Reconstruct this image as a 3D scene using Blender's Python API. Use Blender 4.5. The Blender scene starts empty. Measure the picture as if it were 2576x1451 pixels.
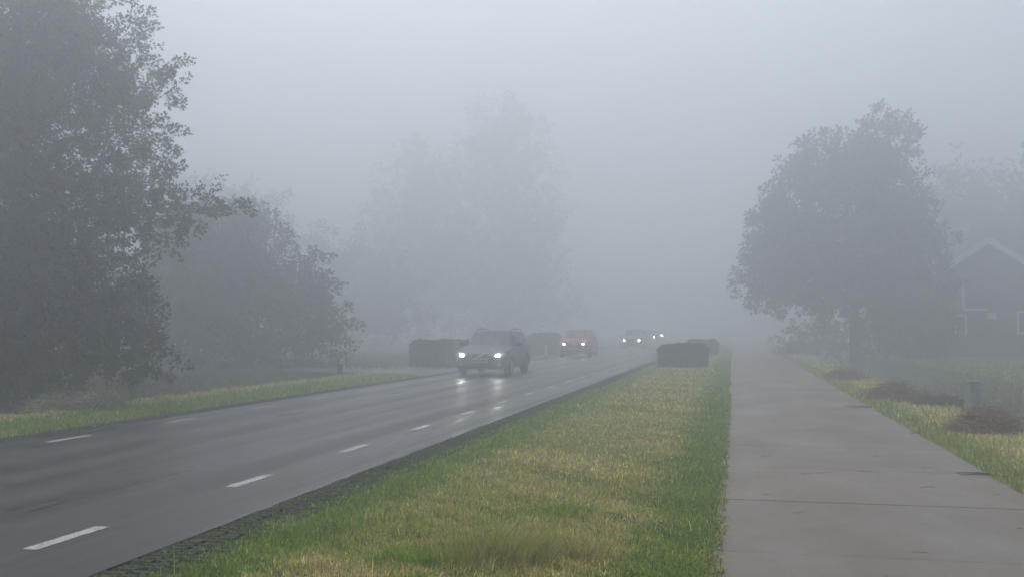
import bpy, bmesh, math, random
import numpy as np
from mathutils import Vector, Matrix
from mathutils.bvhtree import BVHTree
R = math.radians
sc = bpy.context.scene
COL = sc.collection
rng = np.random.default_rng(7)
random.seed(7)

# ------------------------------------------------------------------ camera, sky, sun, exposure
cd = bpy.data.cameras.new('camera'); cam = bpy.data.objects.new('camera', cd); COL.objects.link(cam)
cam.location = (0, 0, 1.5); cam.rotation_euler = (R(90 + 2.324), 0, R(12.355))
cd.sensor_width = 36.0; cd.lens = 36.0 * 2550 / 2576; cd.clip_end = 3000; cd.clip_start = 0.05
sc.camera = cam

SUN_EL, SUN_AZ = 60.0, -25.0        # azimuth measured from +Y, negative = to the left
w = bpy.data.worlds.new('World'); sc.world = w; w.use_nodes = True
nt = w.node_tree; nt.nodes.clear()
sky = nt.nodes.new('ShaderNodeTexSky'); sky.sky_type = 'NISHITA'; sky.sun_disc = False
sky.sun_elevation = R(SUN_EL); sky.sun_rotation = R(SUN_AZ); sky.air_density = 1.0; sky.dust_density = 3.0; sky.ozone_density = 1.0
hs = nt.nodes.new('ShaderNodeHueSaturation'); hs.inputs['Saturation'].default_value = 0.62
bg = nt.nodes.new('ShaderNodeBackground'); bg.inputs['Strength'].default_value = 0.13
out = nt.nodes.new('ShaderNodeOutputWorld')
nt.links.new(sky.outputs[0], hs.inputs['Color']); tn = nt.nodes.new('ShaderNodeMix'); tn.data_type = 'RGBA'; tn.blend_type = 'MULTIPLY'; tn.inputs[0].default_value = 1.0; tn.inputs[7].default_value = (1.005, 1.0, 0.965, 1)
nt.links.new(hs.outputs[0], tn.inputs[6]); nt.links.new(tn.outputs[2], bg.inputs[0]); nt.links.new(bg.outputs[0], out.inputs[0])

sl = bpy.data.lights.new('sun', 'SUN'); sl.energy = 0.6; sl.angle = R(40); sl.color = (1.0, 0.97, 0.93)
so = bpy.data.objects.new('sun', sl); COL.objects.link(so)
so.rotation_euler = (R(90 - SUN_EL), 0, R(180 - SUN_AZ) )
sc.view_settings.view_transform = 'Standard'; sc.view_settings.look = 'None'; sc.view_settings.gamma = 1.0
sc.view_settings.use_curve_mapping = False
sc.view_settings.exposure = 0.57
sc.render.engine = 'CYCLES'
cy = sc.cycles
cy.max_bounces = 12; cy.diffuse_bounces = 3; cy.glossy_bounces = 3; cy.transmission_bounces = 5; cy.volume_bounces = 8
cy.transparent_max_bounces = 12; cy.use_denoising = True; cy.sample_clamp_indirect = 6.0; cy.sample_clamp_direct = 0
cy.caustics_reflective = False; cy.caustics_refractive = False

# ------------------------------------------------------------------ helpers
def tag(o, label=None, cat=None, group=None, kind=None):
    if label: o['label'] = label
    if cat: o['category'] = cat
    if group: o['group'] = group
    if kind: o['kind'] = kind
    return o

def empty(name, loc=(0, 0, 0), rz=0.0):
    o = bpy.data.objects.new(name, None); o.empty_display_size = 0.2; COL.objects.link(o)
    o.location = loc; o.rotation_euler = (0, 0, rz); return o

def link(name, me, mat=None, parent=None, loc=None):
    o = bpy.data.objects.new(name, me); COL.objects.link(o)
    if mat is not None and not me.materials: me.materials.append(mat)
    if parent is not None: o.parent = parent
    if loc is not None: o.location = loc
    return o

def npmesh(name, V, polys, col=None, smooth=False):
    """V (n,3); polys = list of (m,k) int arrays; col (n,3|4) point colours"""
    me = bpy.data.meshes.new(name)
    V = np.asarray(V, dtype=np.float32)
    me.vertices.add(len(V)); me.vertices.foreach_set('co', V.ravel())
    polys = [np.asarray(p, dtype=np.int32) for p in polys if len(p)]
    loops = np.concatenate([p.ravel() for p in polys])
    tot = np.concatenate([np.full(len(p), p.shape[1], np.int32) for p in polys])
    st = np.concatenate([[0], np.cumsum(tot)[:-1]]).astype(np.int32)
    me.loops.add(len(loops)); me.loops.foreach_set('vertex_index', loops)
    me.polygons.add(len(tot)); me.polygons.foreach_set('loop_start', st); me.polygons.foreach_set('loop_total', tot)
    me.polygons.foreach_set('use_smooth', np.full(len(tot), smooth))
    me.update(calc_edges=True)
    if col is not None:
        a = me.color_attributes.new('tint', 'FLOAT_COLOR', 'POINT')
        c = np.ones((len(V), 4), np.float32); c[:, :3] = np.asarray(col)[:, :3]
        a.data.foreach_set('color', c.ravel())
    return me

def bm_mesh(name, bm, smooth=False):
    me = bpy.data.meshes.new(name); bmesh.ops.recalc_face_normals(bm, faces=bm.faces); bm.to_mesh(me); bm.free()
    if smooth:
        for p in me.polygons: p.use_smooth = True
    return me

def sharp(o, ang=35):
    try:
        for p in o.data.polygons: p.use_smooth = True
        o.data.set_sharp_from_angle(angle=R(ang))
    except Exception: pass

def add_box(bm, c, s, rot=None, bev=0.0):
    r = bmesh.ops.create_cube(bm, size=1.0); vs = r['verts']
    M = Matrix.Translation(Vector(c)) @ (rot.to_4x4() if rot is not None else Matrix()) @ Matrix.Diagonal((s[0], s[1], s[2], 1))
    bmesh.ops.transform(bm, matrix=M, verts=vs)
    if bev > 0:
        es = list({e for v in vs for e in v.link_edges})
        bmesh.ops.bevel(bm, geom=es, offset=bev, segments=2, affect='EDGES', profile=0.6)

def tube_np(pts, rads, n=6):
    """verts and quads of a tube through pts"""
    pts = np.asarray(pts, float); m = len(pts)
    t = np.gradient(pts, axis=0); t /= np.linalg.norm(t, axis=1)[:, None] + 1e-9
    up = np.array([0.3, 0.2, 0.93]); 
    s = np.cross(t, up); s /= np.linalg.norm(s, axis=1)[:, None] + 1e-9
    u = np.cross(s, t)
    a = np.arange(n) * 2 * math.pi / n
    V = pts[:, None, :] + np.asarray(rads)[:, None, None] * (np.cos(a)[None, :, None] * s[:, None, :] + np.sin(a)[None, :, None] * u[:, None, :])
    i = np.arange(m - 1)[:, None] * n; j = np.arange(n)[None, :]; k = (j + 1) % n
    Q = np.stack([i + j, i + k, i + n + k, i + n + j], -1).reshape(-1, 4)
    return V.reshape(-1, 3), Q

class Acc:
    def __init__(s): s.V = []; s.P = {}; s.C = []; s.n = 0
    def add(s, V, P, c=None):
        V = np.asarray(V, float); P = np.asarray(P)
        s.V.append(V); s.P.setdefault(P.shape[1], []).append(P + s.n)
        s.C.append(np.tile(c if c is not None else (1, 1, 1), (len(V), 1)) if c is None or np.ndim(c) == 1 else np.asarray(c)); s.n += len(V)
    def mesh(s, name, smooth=False):
        return npmesh(name, np.concatenate(s.V), [np.concatenate(p) for p in s.P.values()], np.concatenate(s.C), smooth)

# ------------------------------------------------------------------ materials
def mat(name, base=(0.5, 0.5, 0.5), rough=0.6, metal=0.0, spec=0.5, emit=None, es=0.0, trans=0.0, coat=0.0, alpha=1.0):
    m = bpy.data.materials.new(name); m.use_nodes = True
    b = m.node_tree.nodes['Principled BSDF']
    b.inputs['Base Color'].default_value = (*base, 1); b.inputs['Roughness'].default_value = rough
    b.inputs['Metallic'].default_value = metal; b.inputs['Specular IOR Level'].default_value = spec
    if emit: b.inputs['Emission Color'].default_value = (*emit, 1); b.inputs['Emission Strength'].default_value = es
    b.inputs['Transmission Weight'].default_value = trans; b.inputs['Coat Weight'].default_value = coat
    b.inputs['Alpha'].default_value = alpha
    return m
def N(m, t, **kw):
    n = m.node_tree.nodes.new(t)
    for k, v in kw.items():
        if k in n.inputs: n.inputs[k].default_value = v
        else: setattr(n, k, v)
    return n
def L(m, a, b): m.node_tree.links.new(a, b)
def bsdf(m): return m.node_tree.nodes['Principled BSDF']
def coords(m, scale=(1, 1, 1)):
    g = N(m, 'ShaderNodeNewGeometry'); mp = N(m, 'ShaderNodeMapping'); mp.inputs['Scale'].default_value = scale
    L(m, g.outputs['Position'], mp.inputs[0]); return mp.outputs[0]
def noise(m, vec, scale, detail=4, rough=0.55):
    n = N(m, 'ShaderNodeTexNoise'); n.inputs['Scale'].default_value = scale; n.inputs['Detail'].default_value = detail; n.inputs['Roughness'].default_value = rough
    L(m, vec, n.inputs['Vector']); return n.outputs['Fac']
def ramp(m, fac, stops):
    r = N(m, 'ShaderNodeValToRGB'); e = r.color_ramp.elements
    while len(e) < len(stops): e.new(0.5)
    for el, (p, c) in zip(e, stops):
        el.position = p; el.color = (*c, 1) if len(c) == 3 else c
    L(m, fac, r.inputs[0]); return r.outputs[0]
def mixc(m, fac, a, b, mode='MIX'):
    n = N(m, 'ShaderNodeMix', data_type='RGBA', blend_type=mode)
    for s, v in ((0, fac), (6, a), (7, b)):
        if hasattr(v, 'links'): L(m, v, n.inputs[s])
        else: n.inputs[s].default_value = v if s == 0 else (*v, 1)
    return n.outputs[2]
def mrange(m, v, a, b, c, d):
    n = N(m, 'ShaderNodeMapRange'); 
    for i, x in enumerate((a, b, c, d)): n.inputs[i + 1].default_value = x
    L(m, v, n.inputs[0]); return n.outputs[0]
def bump(m, h, strength=0.3, dist=0.01):
    n = N(m, 'ShaderNodeBump'); n.inputs['Strength'].default_value = strength; n.inputs['Distance'].default_value = dist
    L(m, h, n.inputs['Height']); L(m, n.outputs[0], bsdf(m).inputs['Normal'])

def tinted(name, rough=0.6, transl=0.0, spec=0.3, vary=0.0):
    m = mat(name, rough=rough, spec=spec)
    a = N(m, 'ShaderNodeAttribute', attribute_name='tint')
    src = a.outputs['Color']
    if vary > 0:
        nz = noise(m, coords(m), 3.0)
        src = mixc(m, 1.0, src, ramp(m, nz, [(0.3, (1 - vary,) * 3), (0.7, (1 + vary,) * 3)]), 'MULTIPLY')
    L(m, src, bsdf(m).inputs['Base Color'])
    if transl > 0:
        t = N(m, 'ShaderNodeBsdfTranslucent'); L(m, src, t.inputs[0])
        mx = N(m, 'ShaderNodeMixShader'); mx.inputs[0].default_value = transl
        o = m.node_tree.nodes['Material Output']
        L(m, bsdf(m).outputs[0], mx.inputs[1]); L(m, t.outputs[0], mx.inputs[2]); L(m, mx.outputs[0], o.inputs['Surface'])
    return m

M_leaf = tinted('leaf', 0.55, 0.25)
M_grass = tinted('grass_blade', 0.6, 0.42, 0.25)
M_bark = mat('bark', (0.06, 0.05, 0.042), 0.9)
c_ = noise(M_bark, coords(M_bark, (1, 1, 0.25)), 14); L(M_bark, ramp(M_bark, c_, [(0.3, (0.03, 0.026, 0.022)), (0.7, (0.10, 0.085, 0.07))]), bsdf(M_bark).inputs['Base Color']); bump(M_bark, c_, 0.6, 0.02)

# ---- asphalt: wet, with long drying streaks along the road
M_asph = mat('wet_asphalt', (0.05, 0.05, 0.052), 0.4, spec=0.34)
g_ = coords(M_asph); st_ = coords(M_asph, (1.5, 0.028, 1)); pt_ = coords(M_asph, (0.55, 0.13, 1))
streak = noise(M_asph, st_, 1.6, 5, 0.6); patch = noise(M_asph, pt_, 1.0, 5, 0.6); fine = noise(M_asph, g_, 85, 3, .75); mid = noise(M_asph, g_, 26, 4, .7)
sepx = N(M_asph, 'ShaderNodeSeparateXYZ'); L(M_asph, g_, sepx.inputs[0])
# worn wheel paths (x = -4.9, -6.4, -7.2, -8.7)
def gauss(m, x, c, w_):
    s = N(m, 'ShaderNodeMath', operation='SUBTRACT'); L(m, x, s.inputs[0]); s.inputs[1].default_value = c
    a = N(m, 'ShaderNodeMath', operation='ABSOLUTE'); L(m, s.outputs[0], a.inputs[0])
    r = N(m, 'ShaderNodeMapRange', interpolation_type='SMOOTHSTEP'); L(m, a.outputs[0], r.inputs[0])
    r.inputs[1].default_value = 0; r.inputs[2].default_value = w_; r.inputs[3].default_value = 1; r.inputs[4].default_value = 0
    return r.outputs[0]
wob = N(M_asph, 'ShaderNodeMath', operation='MULTIPLY_ADD'); L(M_asph, patch, wob.inputs[0]); wob.inputs[1].default_value = 0.5; L(M_asph, sepx.outputs[0], wob.inputs[2])
wp = None
for c0 in (-5.05, -6.15, -7.05, -8.35):
    gq = gauss(M_asph, wob.outputs[0], c0 + .25, 0.42)
    if wp is None: wp = gq
    else:
        a = N(M_asph, 'ShaderNodeMath', operation='ADD'); L(M_asph, wp, a.inputs[0]); L(M_asph, gq, a.inputs[1]); wp = a.outputs[0]
wet = N(M_asph, 'ShaderNodeMath', operation='MULTIPLY_ADD'); L(M_asph, wp, wet.inputs[0]); wet.inputs[1].default_value = -0.20; L(M_asph, streak, wet.inputs[2])
wet2 = N(M_asph, 'ShaderNodeMath', operation='MULTIPLY_ADD'); L(M_asph, patch, wet2.inputs[0]); wet2.inputs[1].default_value = 0.5; L(M_asph, wet.outputs[0], wet2.inputs[2])
rr = mrange(M_asph, wet2.outputs[0], 0.48, 0.90, 0.56, 0.25)
L(M_asph, rr, bsdf(M_asph).inputs['Roughness'])
ca = ramp(M_asph, wet2.outputs[0], [(0.45, (0.056, 0.046, 0.039)), (0.9, (0.058, 0.054, 0.051))])
cb = ramp(M_asph, fine, [(0.3, (0.55,) * 3), (0.68, (1.25,) * 3), (0.78, (2.2,) * 3)])
cc = ramp(M_asph, mid, [(0.3, (0.88,) * 3), (0.7, (1.1,) * 3)])
L(M_asph, mixc(M_asph, 1.0, mixc(M_asph, 1.0, ca, cb, 'MULTIPLY'), cc, 'MULTIPLY'), bsdf(M_asph).inputs['Base Color'])
bump(M_asph, fine, 0.35, 0.004)

M_asph2 = mat('side_asphalt', (0.085, 0.083, 0.08), 0.5)
f2 = noise(M_asph2, coords(M_asph2), 60); L(M_asph2, ramp(M_asph2, f2, [(0.3, (0.06,) * 3), (0.7, (0.10,) * 3)]), bsdf(M_asph2).inputs['Base Color'])

# ---- road paint, worn with cross slits
M_paint = mat('road_paint', (0.42, 0.42, 0.40), 0.55)
gp = coords(M_paint, (1, 1, 1)); v1 = N(M_paint, 'ShaderNodeTexVoronoi', feature='DISTANCE_TO_EDGE'); v1.inputs['Scale'].default_value = 38
mp_ = coords(M_paint, (0.8, 1.7, 1)); L(M_paint, mp_, v1.inputs['Vector'])
wr_ = noise(M_paint, coords(M_paint), 7, 6, .8)
L(M_paint, mixc(M_paint, ramp(M_paint, wr_, [(.56, (0, 0, 0)), (.66, (.8,) * 3)]), ramp(M_paint, v1.outputs['Distance'], [(0.03, (0.13,) * 3), (0.12, (0.70, 0.70, 0.67))]), (.09, .09, .085)), bsdf(M_paint).inputs['Base Color'])
bump(M_paint, v1.outputs['Distance'], 0.6, 0.004)

# ---- concrete cycle path
M_conc = tinted('path_concrete', 0.45, 0, 0.5)
gc = coords(M_conc); big = noise(M_conc, coords(M_conc, (1, 0.45, 1)), 0.9, 5); fi = noise(M_conc, gc, 75, 4, .8); md = noise(M_conc, gc, 9, 6, .7)
att = N(M_conc, 'ShaderNodeAttribute', attribute_name='tint')
c1 = ramp(M_conc, big, [(0.3, (0.165, 0.118, 0.082)), (0.5, (0.170, 0.132, 0.098)), (0.72, (0.180, 0.150, 0.120))])
c1 = mixc(M_conc, 1.0, c1, ramp(M_conc, fi, [(0.30, (0.72,) * 3), (0.5, (1.0,) * 3), (0.70, (1.22,) * 3)]), 'MULTIPLY')
c1 = mixc(M_conc, 1.0, c1, ramp(M_conc, md, [(0.3, (0.88, 0.86, 0.85)), (0.7, (1.06, 1.06, 1.06))]), 'MULTIPLY')
c1 = mixc(M_conc, 1.0, c1, att.outputs['Color'], 'MULTIPLY')
st2 = noise(M_conc, coords(M_conc, (1.6, .8, 1)), 1.7, 7, .72)
c1 = mixc(M_conc, 1.0, c1, ramp(M_conc, st2, [(0.34, (0.90, 0.885, 0.88)), (0.5, (1.0, 1.0, 1.0)), (0.66, (1.05, 1.04, 1.03))]), 'MULTIPLY')
L(M_conc, c1, bsdf(M_conc).inputs['Base Color'])
L(M_conc, mrange(M_conc, big, 0.35, 0.7, 0.60, 0.36), bsdf(M_conc).inputs['Roughness']); bump(M_conc, fi, 0.3, 0.003)

# ---- ground: soil and short turf between the blades
M_gnd = mat('turf_ground', (0.05, 0.06, 0.03), 0.95, spec=0.2)
gg = coords(M_gnd); n1 = noise(M_gnd, gg, 0.9, 6, .6); n2 = noise(M_gnd, gg, 45, 4, .7)
k1 = ramp(M_gnd, n1, [(0.3, (0.060, 0.085, 0.028)), (0.5, (0.105, 0.112, 0.042)), (0.7, (0.15, 0.125, 0.060))])
L(M_gnd, mixc(M_gnd, 1.0, k1, ramp(M_gnd, n2, [(0.3, (0.45,) * 3), (0.7, (1.15,) * 3)]), 'MULTIPLY'), bsdf(M_gnd).inputs['Base Color'])
bump(M_gnd, n2, 0.8, 0.03)

M_paver = mat('mossy_paver', (0.06, 0.06, 0.05), 0.9)
gv = coords(M_paver); q1 = noise(M_paver, gv, 7, 5, .7); q2 = noise(M_paver, gv, 80, 3, .7)
pc = ramp(M_paver, q1, [(0.36, (0.085, 0.078, 0.070)), (0.5, (0.080, 0.086, 0.046)), (0.64, (0.070, 0.115, 0.030))])
L(M_paver, mixc(M_paver, 1.0, pc, ramp(M_paver, q2, [(0.3, (0.4,) * 3), (0.62, (1.2,) * 3), (0.76, (3.6,) * 3)]), 'MULTIPLY'), bsdf(M_paver).inputs['Base Color'])
bump(M_paver, q2, 0.9, 0.015)

# ------------------------------------------------------------------ terrain
def smooth(a, b, x):
    t = np.clip((x - a) / (b - a), 0, 1); return t * t * (3 - 2 * t)
def bend(y):                       # the road bends gently to the left in the far fog
    y = np.asarray(y, float); return np.where(y > 70, -0.0003 * (y - 70) ** 2, 0.0)
def vn(x, y, s, seed=0):           # cheap smooth value noise, -1..1
    x = np.asarray(x, float) * s + seed * 17.3; y = np.asarray(y, float) * s + seed * 9.1
    return (np.sin(x * 1.3 + 1.7 * np.sin(y * 0.9)) + np.sin(y * 1.7 + 1.3 * np.sin(x * 1.1 + 2)) + np.sin((x + y) * 2.3 + seed)) / 3
def ground_z(x, y):
    x = np.asarray(x, float); y = np.asarray(y, float)
    z = np.zeros_like(x) - 0.012
    z = z + (0.02 * vn(x, y, 1.9) + 0.016 * vn(x, y, 6.5, 3)) * smooth(-0.05, -0.6, x) * smooth(-3.4, -2.8, x)
    # left ditch, filled where the side road crosses
    lz = -0.95 * smooth(-12.45, -13.8, x) + 0.93 * smooth(-14.3, -16.0, x)
    fill = 1 - smooth(30.2, 32.6, y) * (1 - smooth(38.0, 40.5, y))
    z = z + lz * fill
    z = z + (0.05 * vn(x, y, 0.35, 2) + 0.0) * smooth(-17, -20, x) * fill - 0.02 * smooth(-9.9, -12, x) * (1 - fill)
    # right ditch and field beyond
    z = z - 0.85 * smooth(3.95, 5.4, x) + 0.70 * smooth(6.3, 8.6, x) + 0.06 * vn(x, y, 0.5, 3) * smooth(7, 10, x)
    # beds under the road and the path
    z = np.where((x < -3.35) & (x > -9.95), -0.06, z)
    z = np.where((x > -0.1) & (x < 2.55), -0.10, z)
    # bank shoulders roughness
    z = z + 0.025 * vn(x, y, 2.7, 5) * (smooth(2.8, 3.4, x) + smooth(-10.6, -11.4, x))
    return z
xs = np.unique(np.round(np.concatenate([[-390, -250, -160, -110, -80, -60, -48, -40, -34], np.arange(-30, -9.9, 0.3), [-9.96, -9.94, -7, -3.36, -3.34], np.arange(-3.2, -0.13, 0.11), [-0.115, -0.095, 0.5, 1.3, 2.54, 2.56], np.arange(2.7, 11, 0.25), np.arange(11.5, 30, 1.5), [34, 42, 55, 75, 110, 160, 250, 390]]), 3))
ys = np.unique(np.round(np.concatenate([np.arange(-40, 0, 8), np.arange(0, 16, 0.14), np.arange(16, 48, 0.35), np.arange(48, 110, 1.6), [115, 125, 140, 160, 190, 230, 280, 350, 450, 590]]), 3))
X, Y = np.meshgrid(xs, ys, indexing='ij'); Z = ground_z(X, Y)
nx, ny = X.shape
i = np.arange(nx - 1)[:, None] * ny; j = np.arange(ny - 1)[None, :]
Q = np.stack([i + j, i + ny + j, i + ny + j + 1, i + j + 1], -1).reshape(-1, 4)
bX = X + bend(Y) * (X < -3) * 1.0
g = link('ground', npmesh('ground', np.stack([bX, Y, Z], -1).reshape(-1, 3), [Q], smooth=True), M_gnd); tag(g, kind='structure')

def strip(name, x0, x1, y0, y1, z, m, dy=3.0, crown=0.0, jag=0.0, seed=0, follow=True, nxs=6):
    yy = np.arange(y0, y1 + dy, dy) if jag == 0 else np.arange(y0, y1 + .25, .25)
    xx = np.linspace(0, 1, nxs)
    e0 = x0 + (jag * vn(yy * 0, yy, 5, seed) + jag * .6 * vn(yy * 0, yy, 13, seed + 1) if jag else 0)
    e1 = x1 + (jag * vn(yy * 0, yy, 4.4, seed + 3) + jag * .6 * vn(yy * 0, yy, 14, seed + 4) if jag else 0)
    XX = e0 * (np.ones_like(yy)) ; X1 = e1 * (np.ones_like(yy))
    P = XX[None, :] + (X1 - XX)[None, :] * xx[:, None] + (bend(yy)[None, :] if follow else 0)
    YY = np.tile(yy, (nxs, 1)); ZZ = z + crown * (1 - (2 * xx[:, None] - 1) ** 2) + 0 * YY
    a, b = P.shape
    i = np.arange(a - 1)[:, None] * b; j = np.arange(b - 1)[None, :]
    Q = np.stack([i + j, i + b + j, i + b + j + 1, i + j + 1], -1).reshape(-1, 4)
    V = np.stack([P, YY, ZZ], -1).reshape(-1, 3)
    # skirt for thickness
    n0 = len(V); lo = V.copy(); lo[:, 2] -= 0.10
    e = [0 * b + np.arange(b), (a - 1) * b + np.arange(b)]
    V = np.concatenate([V, lo]); S = []
    for r_, ed in enumerate(e):
        A, B = ed[:-1], ed[1:]
        S.append(np.stack([A, B, B + n0, A + n0], -1) if r_ else np.stack([B, A, A + n0, B + n0], -1))
    o = link(name, npmesh(name, V, [Q] + S, smooth=False), m); tag(o, kind='structure'); return o

strip('road', -9.50, -3.86, -30, 380, 0.0, M_asph, dy=3.0, crown=0.03, jag=0.012, nxs=9)
def on_road_z(x): return 0.03 * (1 - (2 * (x + 9.5) / 5.64 - 1) ** 2)

# side road joining from the left, with flared corners
yy = np.linspace(0, 1, 2); pts = []
xsr = np.concatenate([np.linspace(-60, -16, 12), np.linspace(-15, -9.44, 22)])
fl = 3.2 * np.clip((xsr + 13.0) / 3.56, 0, 1) ** 2.6
lo_ = 33.6 - fl + 0.05 * xsr * 0; hi_ = 36.9 + fl * 0.9
V = np.concatenate([np.stack([xsr, lo_, 0.02 + 0 * xsr], -1), np.stack([xsr, hi_, 0.02 + 0 * xsr], -1)])
V[:, 2] = np.where(V[:, 0] > -9.9, -0.006, 0.012 + 0.0)
k = len(xsr); A = np.arange(k - 1)
lowV = V.copy(); lowV[:, 2] -= 0.12
Vs = np.concatenate([V, lowV])
o = link('side_road', npmesh('side_road', Vs, [np.stack([A, A + 1, A + k + 1, A + k], -1), np.stack([A + 1, A, A + 2 * k, A + 2 * k + 1], -1), np.stack([A + k, A + k + 1, A + 3 * k + 1, A + 3 * k], -1)]), M_asph2); tag(o, kind='structure')

# road markings: one sheet of dashes, worn ends
A_ = Acc(); 
def dash(xc, yc, ln=0.82, wd=0.11):
    n = 14; t = np.linspace(-.5, .5, n); yv = yc + t * ln
    x0 = xc - wd / 2 + rng.normal(0, .003, n); x1 = xc + wd / 2 + rng.normal(0, .003, n)
    b = float(bend(yc)); z = on_road_z(np.array([xc - wd / 2, xc + wd / 2])) + 0.004
    V = np.concatenate([np.stack([x0 + b, yv + rng.normal(0, .004, n) , 0 * yv + z[0]], -1), np.stack([x1 + b, yv, 0 * yv + z[1]], -1)])
    A = np.arange(n - 1); A_.add(V, np.stack([A, A + n, A + n + 1, A + 1], -1))
for q in range(-2, 34):
    dash(-4.67, 6.47 + 2.80 * q); dash(-8.91, 6.47 + 2.86 * q + .15, .9)
o = link('road_markings', A_.mesh('road_markings'), M_paint); tag(o, kind='structure')

# cycle path: cast slabs with open joints
A_ = Acc(); yj = 7.09 - 2.16 * 5
while yj < 120:
    L_ = 2.16; x0, x1 = -0.15, 2.60
    dz = rng.normal(0, .0012); tl = rng.normal(0, .0016); tone = 1 + rng.normal(0, .035)
    gap = 0.0034; sk = rng.normal(0, .006); n = 24; tx = np.linspace(0, 1, n)
    chip = lambda: np.abs(rng.normal(0, .0018, n))
    ya = yj + gap + chip(); yb = yj + L_ - gap - chip() + sk; xx = x0 + tx * (x1 - x0)
    zt = 0.006 + dz + tl * tx
    top = np.concatenate([np.stack([xx, ya, zt - .003], -1), np.stack([xx, ya + .012, zt], -1), np.stack([xx, yb - .012, zt], -1), np.stack([xx, yb, zt - .003], -1)])
    dn = np.concatenate([np.stack([xx, ya, 0 * zt - .09], -1), np.stack([xx, yb, 0 * zt - .09], -1)])
    V = np.concatenate([top, dn]); A = np.arange(n - 1)
    F = [np.stack([A + r * n, A + r * n + 1, A + (r + 1) * n + 1, A + (r + 1) * n], -1) for r in range(3)]
    F += [np.stack([A + 1, A, A + 4 * n, A + 4 * n + 1], -1), np.stack([A + 3 * n, A + 3 * n + 1, A + 5 * n + 1, A + 5 * n], -1)]
    F.append(np.array([[0, n, 4 * n, 4 * n], [0, 0, 0, 0]])[:0])
    e = np.array([[0, 3 * n, 5 * n, 4 * n], [n - 1, 4 * n + n - 1, 5 * n + n - 1, 3 * n + n - 1]])
    A_.add(V, np.concatenate([f for f in F if len(f)] + [e]), (tone, tone * .995, tone * .985))
    yj += L_
o = link('cycle_path', A_.mesh('cycle_path'), M_conc); tag(o, kind='structure')

# ribbed grass pavers along both road edges
def paver_strip(name, x0, x1, y0, y1, side):
    A = Acc(); y = y0; 
    V, Qd = [], []
    pitch = 0.105
    while y < y1:
        nb = 3
        for b in range(nb):
            xa = x0 + (x1 - x0) * b / nb + .008; xb = x0 + (x1 - x0) * (b + 1) / nb - .008
            n = 7; t = np.linspace(0, 1, n); xx = xa + (xb - xa) * t + rng.normal(0, .002, n)
            hh = 0.022 + rng.normal(0, .004, n) - 0.012 * (rng.random() < .18); hh = np.clip(hh, .004, .035)
            w2 = 0.030 + rng.normal(0, .003, n); yc = y + rng.normal(0, .004, n) + (0.5 * pitch if b % 2 else 0)
            base = -0.018
            P = np.concatenate([np.stack([xx, yc - w2 - .008, base + 0 * xx], -1), np.stack([xx, yc - w2 * .7, base + hh], -1), np.stack([xx, yc + w2 * .7, base + hh * rng.uniform(.8, 1)], -1), np.stack([xx, yc + w2 + .008, base + 0 * xx], -1)])
            a = np.arange(n - 1)
            A.add(P, np.concatenate([np.stack([a + r * n, a + r * n + 1, a + (r + 1) * n + 1, a + (r + 1) * n], -1) for r in range(3)]))
        y += pitch
    # bed
    yy = np.arange(y0, y1 + .2, .2); jag = .05 * vn(yy * 0, yy, 4, 8) + .03 * vn(yy * 0, yy, 11, 9)
    b0 = np.stack([x0 - .01 + (jag if side < 0 else 0) * 1 + 0 * yy, yy, 0 * yy - .02], -1); b1 = np.stack([x1 + .01 + (jag if side > 0 else 0) + 0 * yy, yy, 0 * yy - .02], -1)
    k = len(yy); a = np.arange(k - 1); A.add(np.concatenate([b0, b1]), np.stack([a, a + k, a + k + 1, a + 1], -1))
    o = link(name, A.mesh(name), M_paver); tag(o, kind='structure')
paver_strip('verge_paving', -3.84, -3.36, 0, 75, 1)
paver_strip('far_verge_paving', -9.93, -9.52, 6, 70, -1)

# ------------------------------------------------------------------ grass
def blades(n, xr, yr, hgt, wid, colf, lean=0.5, clump=0.0, zf=ground_z, mask=None, tip=0.8):
    """n bent blades; returns V,P,C"""
    x = rng.uniform(*xr, n); y = yr[0] + (yr[1] - yr[0]) * rng.random(n)
    if clump > 0:
        k = max(1, n // 40); cx = rng.uniform(*xr, k); cyy = rng.uniform(*yr, k); idx = rng.integers(0, k, n // 2)
        x[:n // 2] = cx[idx] + rng.normal(0, clump, n // 2); y[:n // 2] = cyy[idx] + rng.normal(0, clump, n // 2)
    if mask is not None:
        kk = mask(x, y); x, y = x[kk], y[kk]
    n = len(x)
    h = hgt * rng.lognormal(0, .32, n) * np.clip(1 + .30 * vn(x, y, 2.1, 4) + .45 * vn(x, y, 8.5, 14), .3, 2); wd = wid * rng.uniform(.7, 1.3, n)
    a = rng.uniform(0, 2 * math.pi, n); ln = lean * rng.random(n) ** .7
    dx, dy = np.cos(a) * ln, np.sin(a) * ln
    b = a + math.pi / 2 + rng.normal(0, .6, n); sx, sy = np.cos(b) * wd / 2, np.sin(b) * wd / 2
    z = zf(x, y) - .004
    V = np.empty((n, 5, 3))
    V[:, 0] = np.stack([x - sx, y - sy, z], -1); V[:, 1] = np.stack([x + sx, y + sy, z], -1)
    mx, my, mz = x + dx * h * .38, y + dy * h * .38, z + h * (.62 - .12 * ln)
    V[:, 2] = np.stack([mx + sx * .75, my + sy * .75, mz], -1); V[:, 3] = np.stack([mx - sx * .75, my - sy * .75, mz], -1)
    V[:, 4] = np.stack([x + dx * h * 1.1, y + dy * h * 1.1, z + h * (1.05 - .5 * ln)], -1)
    i = np.arange(n) * 5
    C = np.repeat(colf(x, y, n), 5, axis=0)
    C = C.reshape(n, 5, 3)
    return V.reshape(-1, 3), np.stack([i, i + 1, i + 2, i + 3], -1), np.stack([i + 3, i + 2, i + 4], -1), C.reshape(-1, 3)

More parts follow.
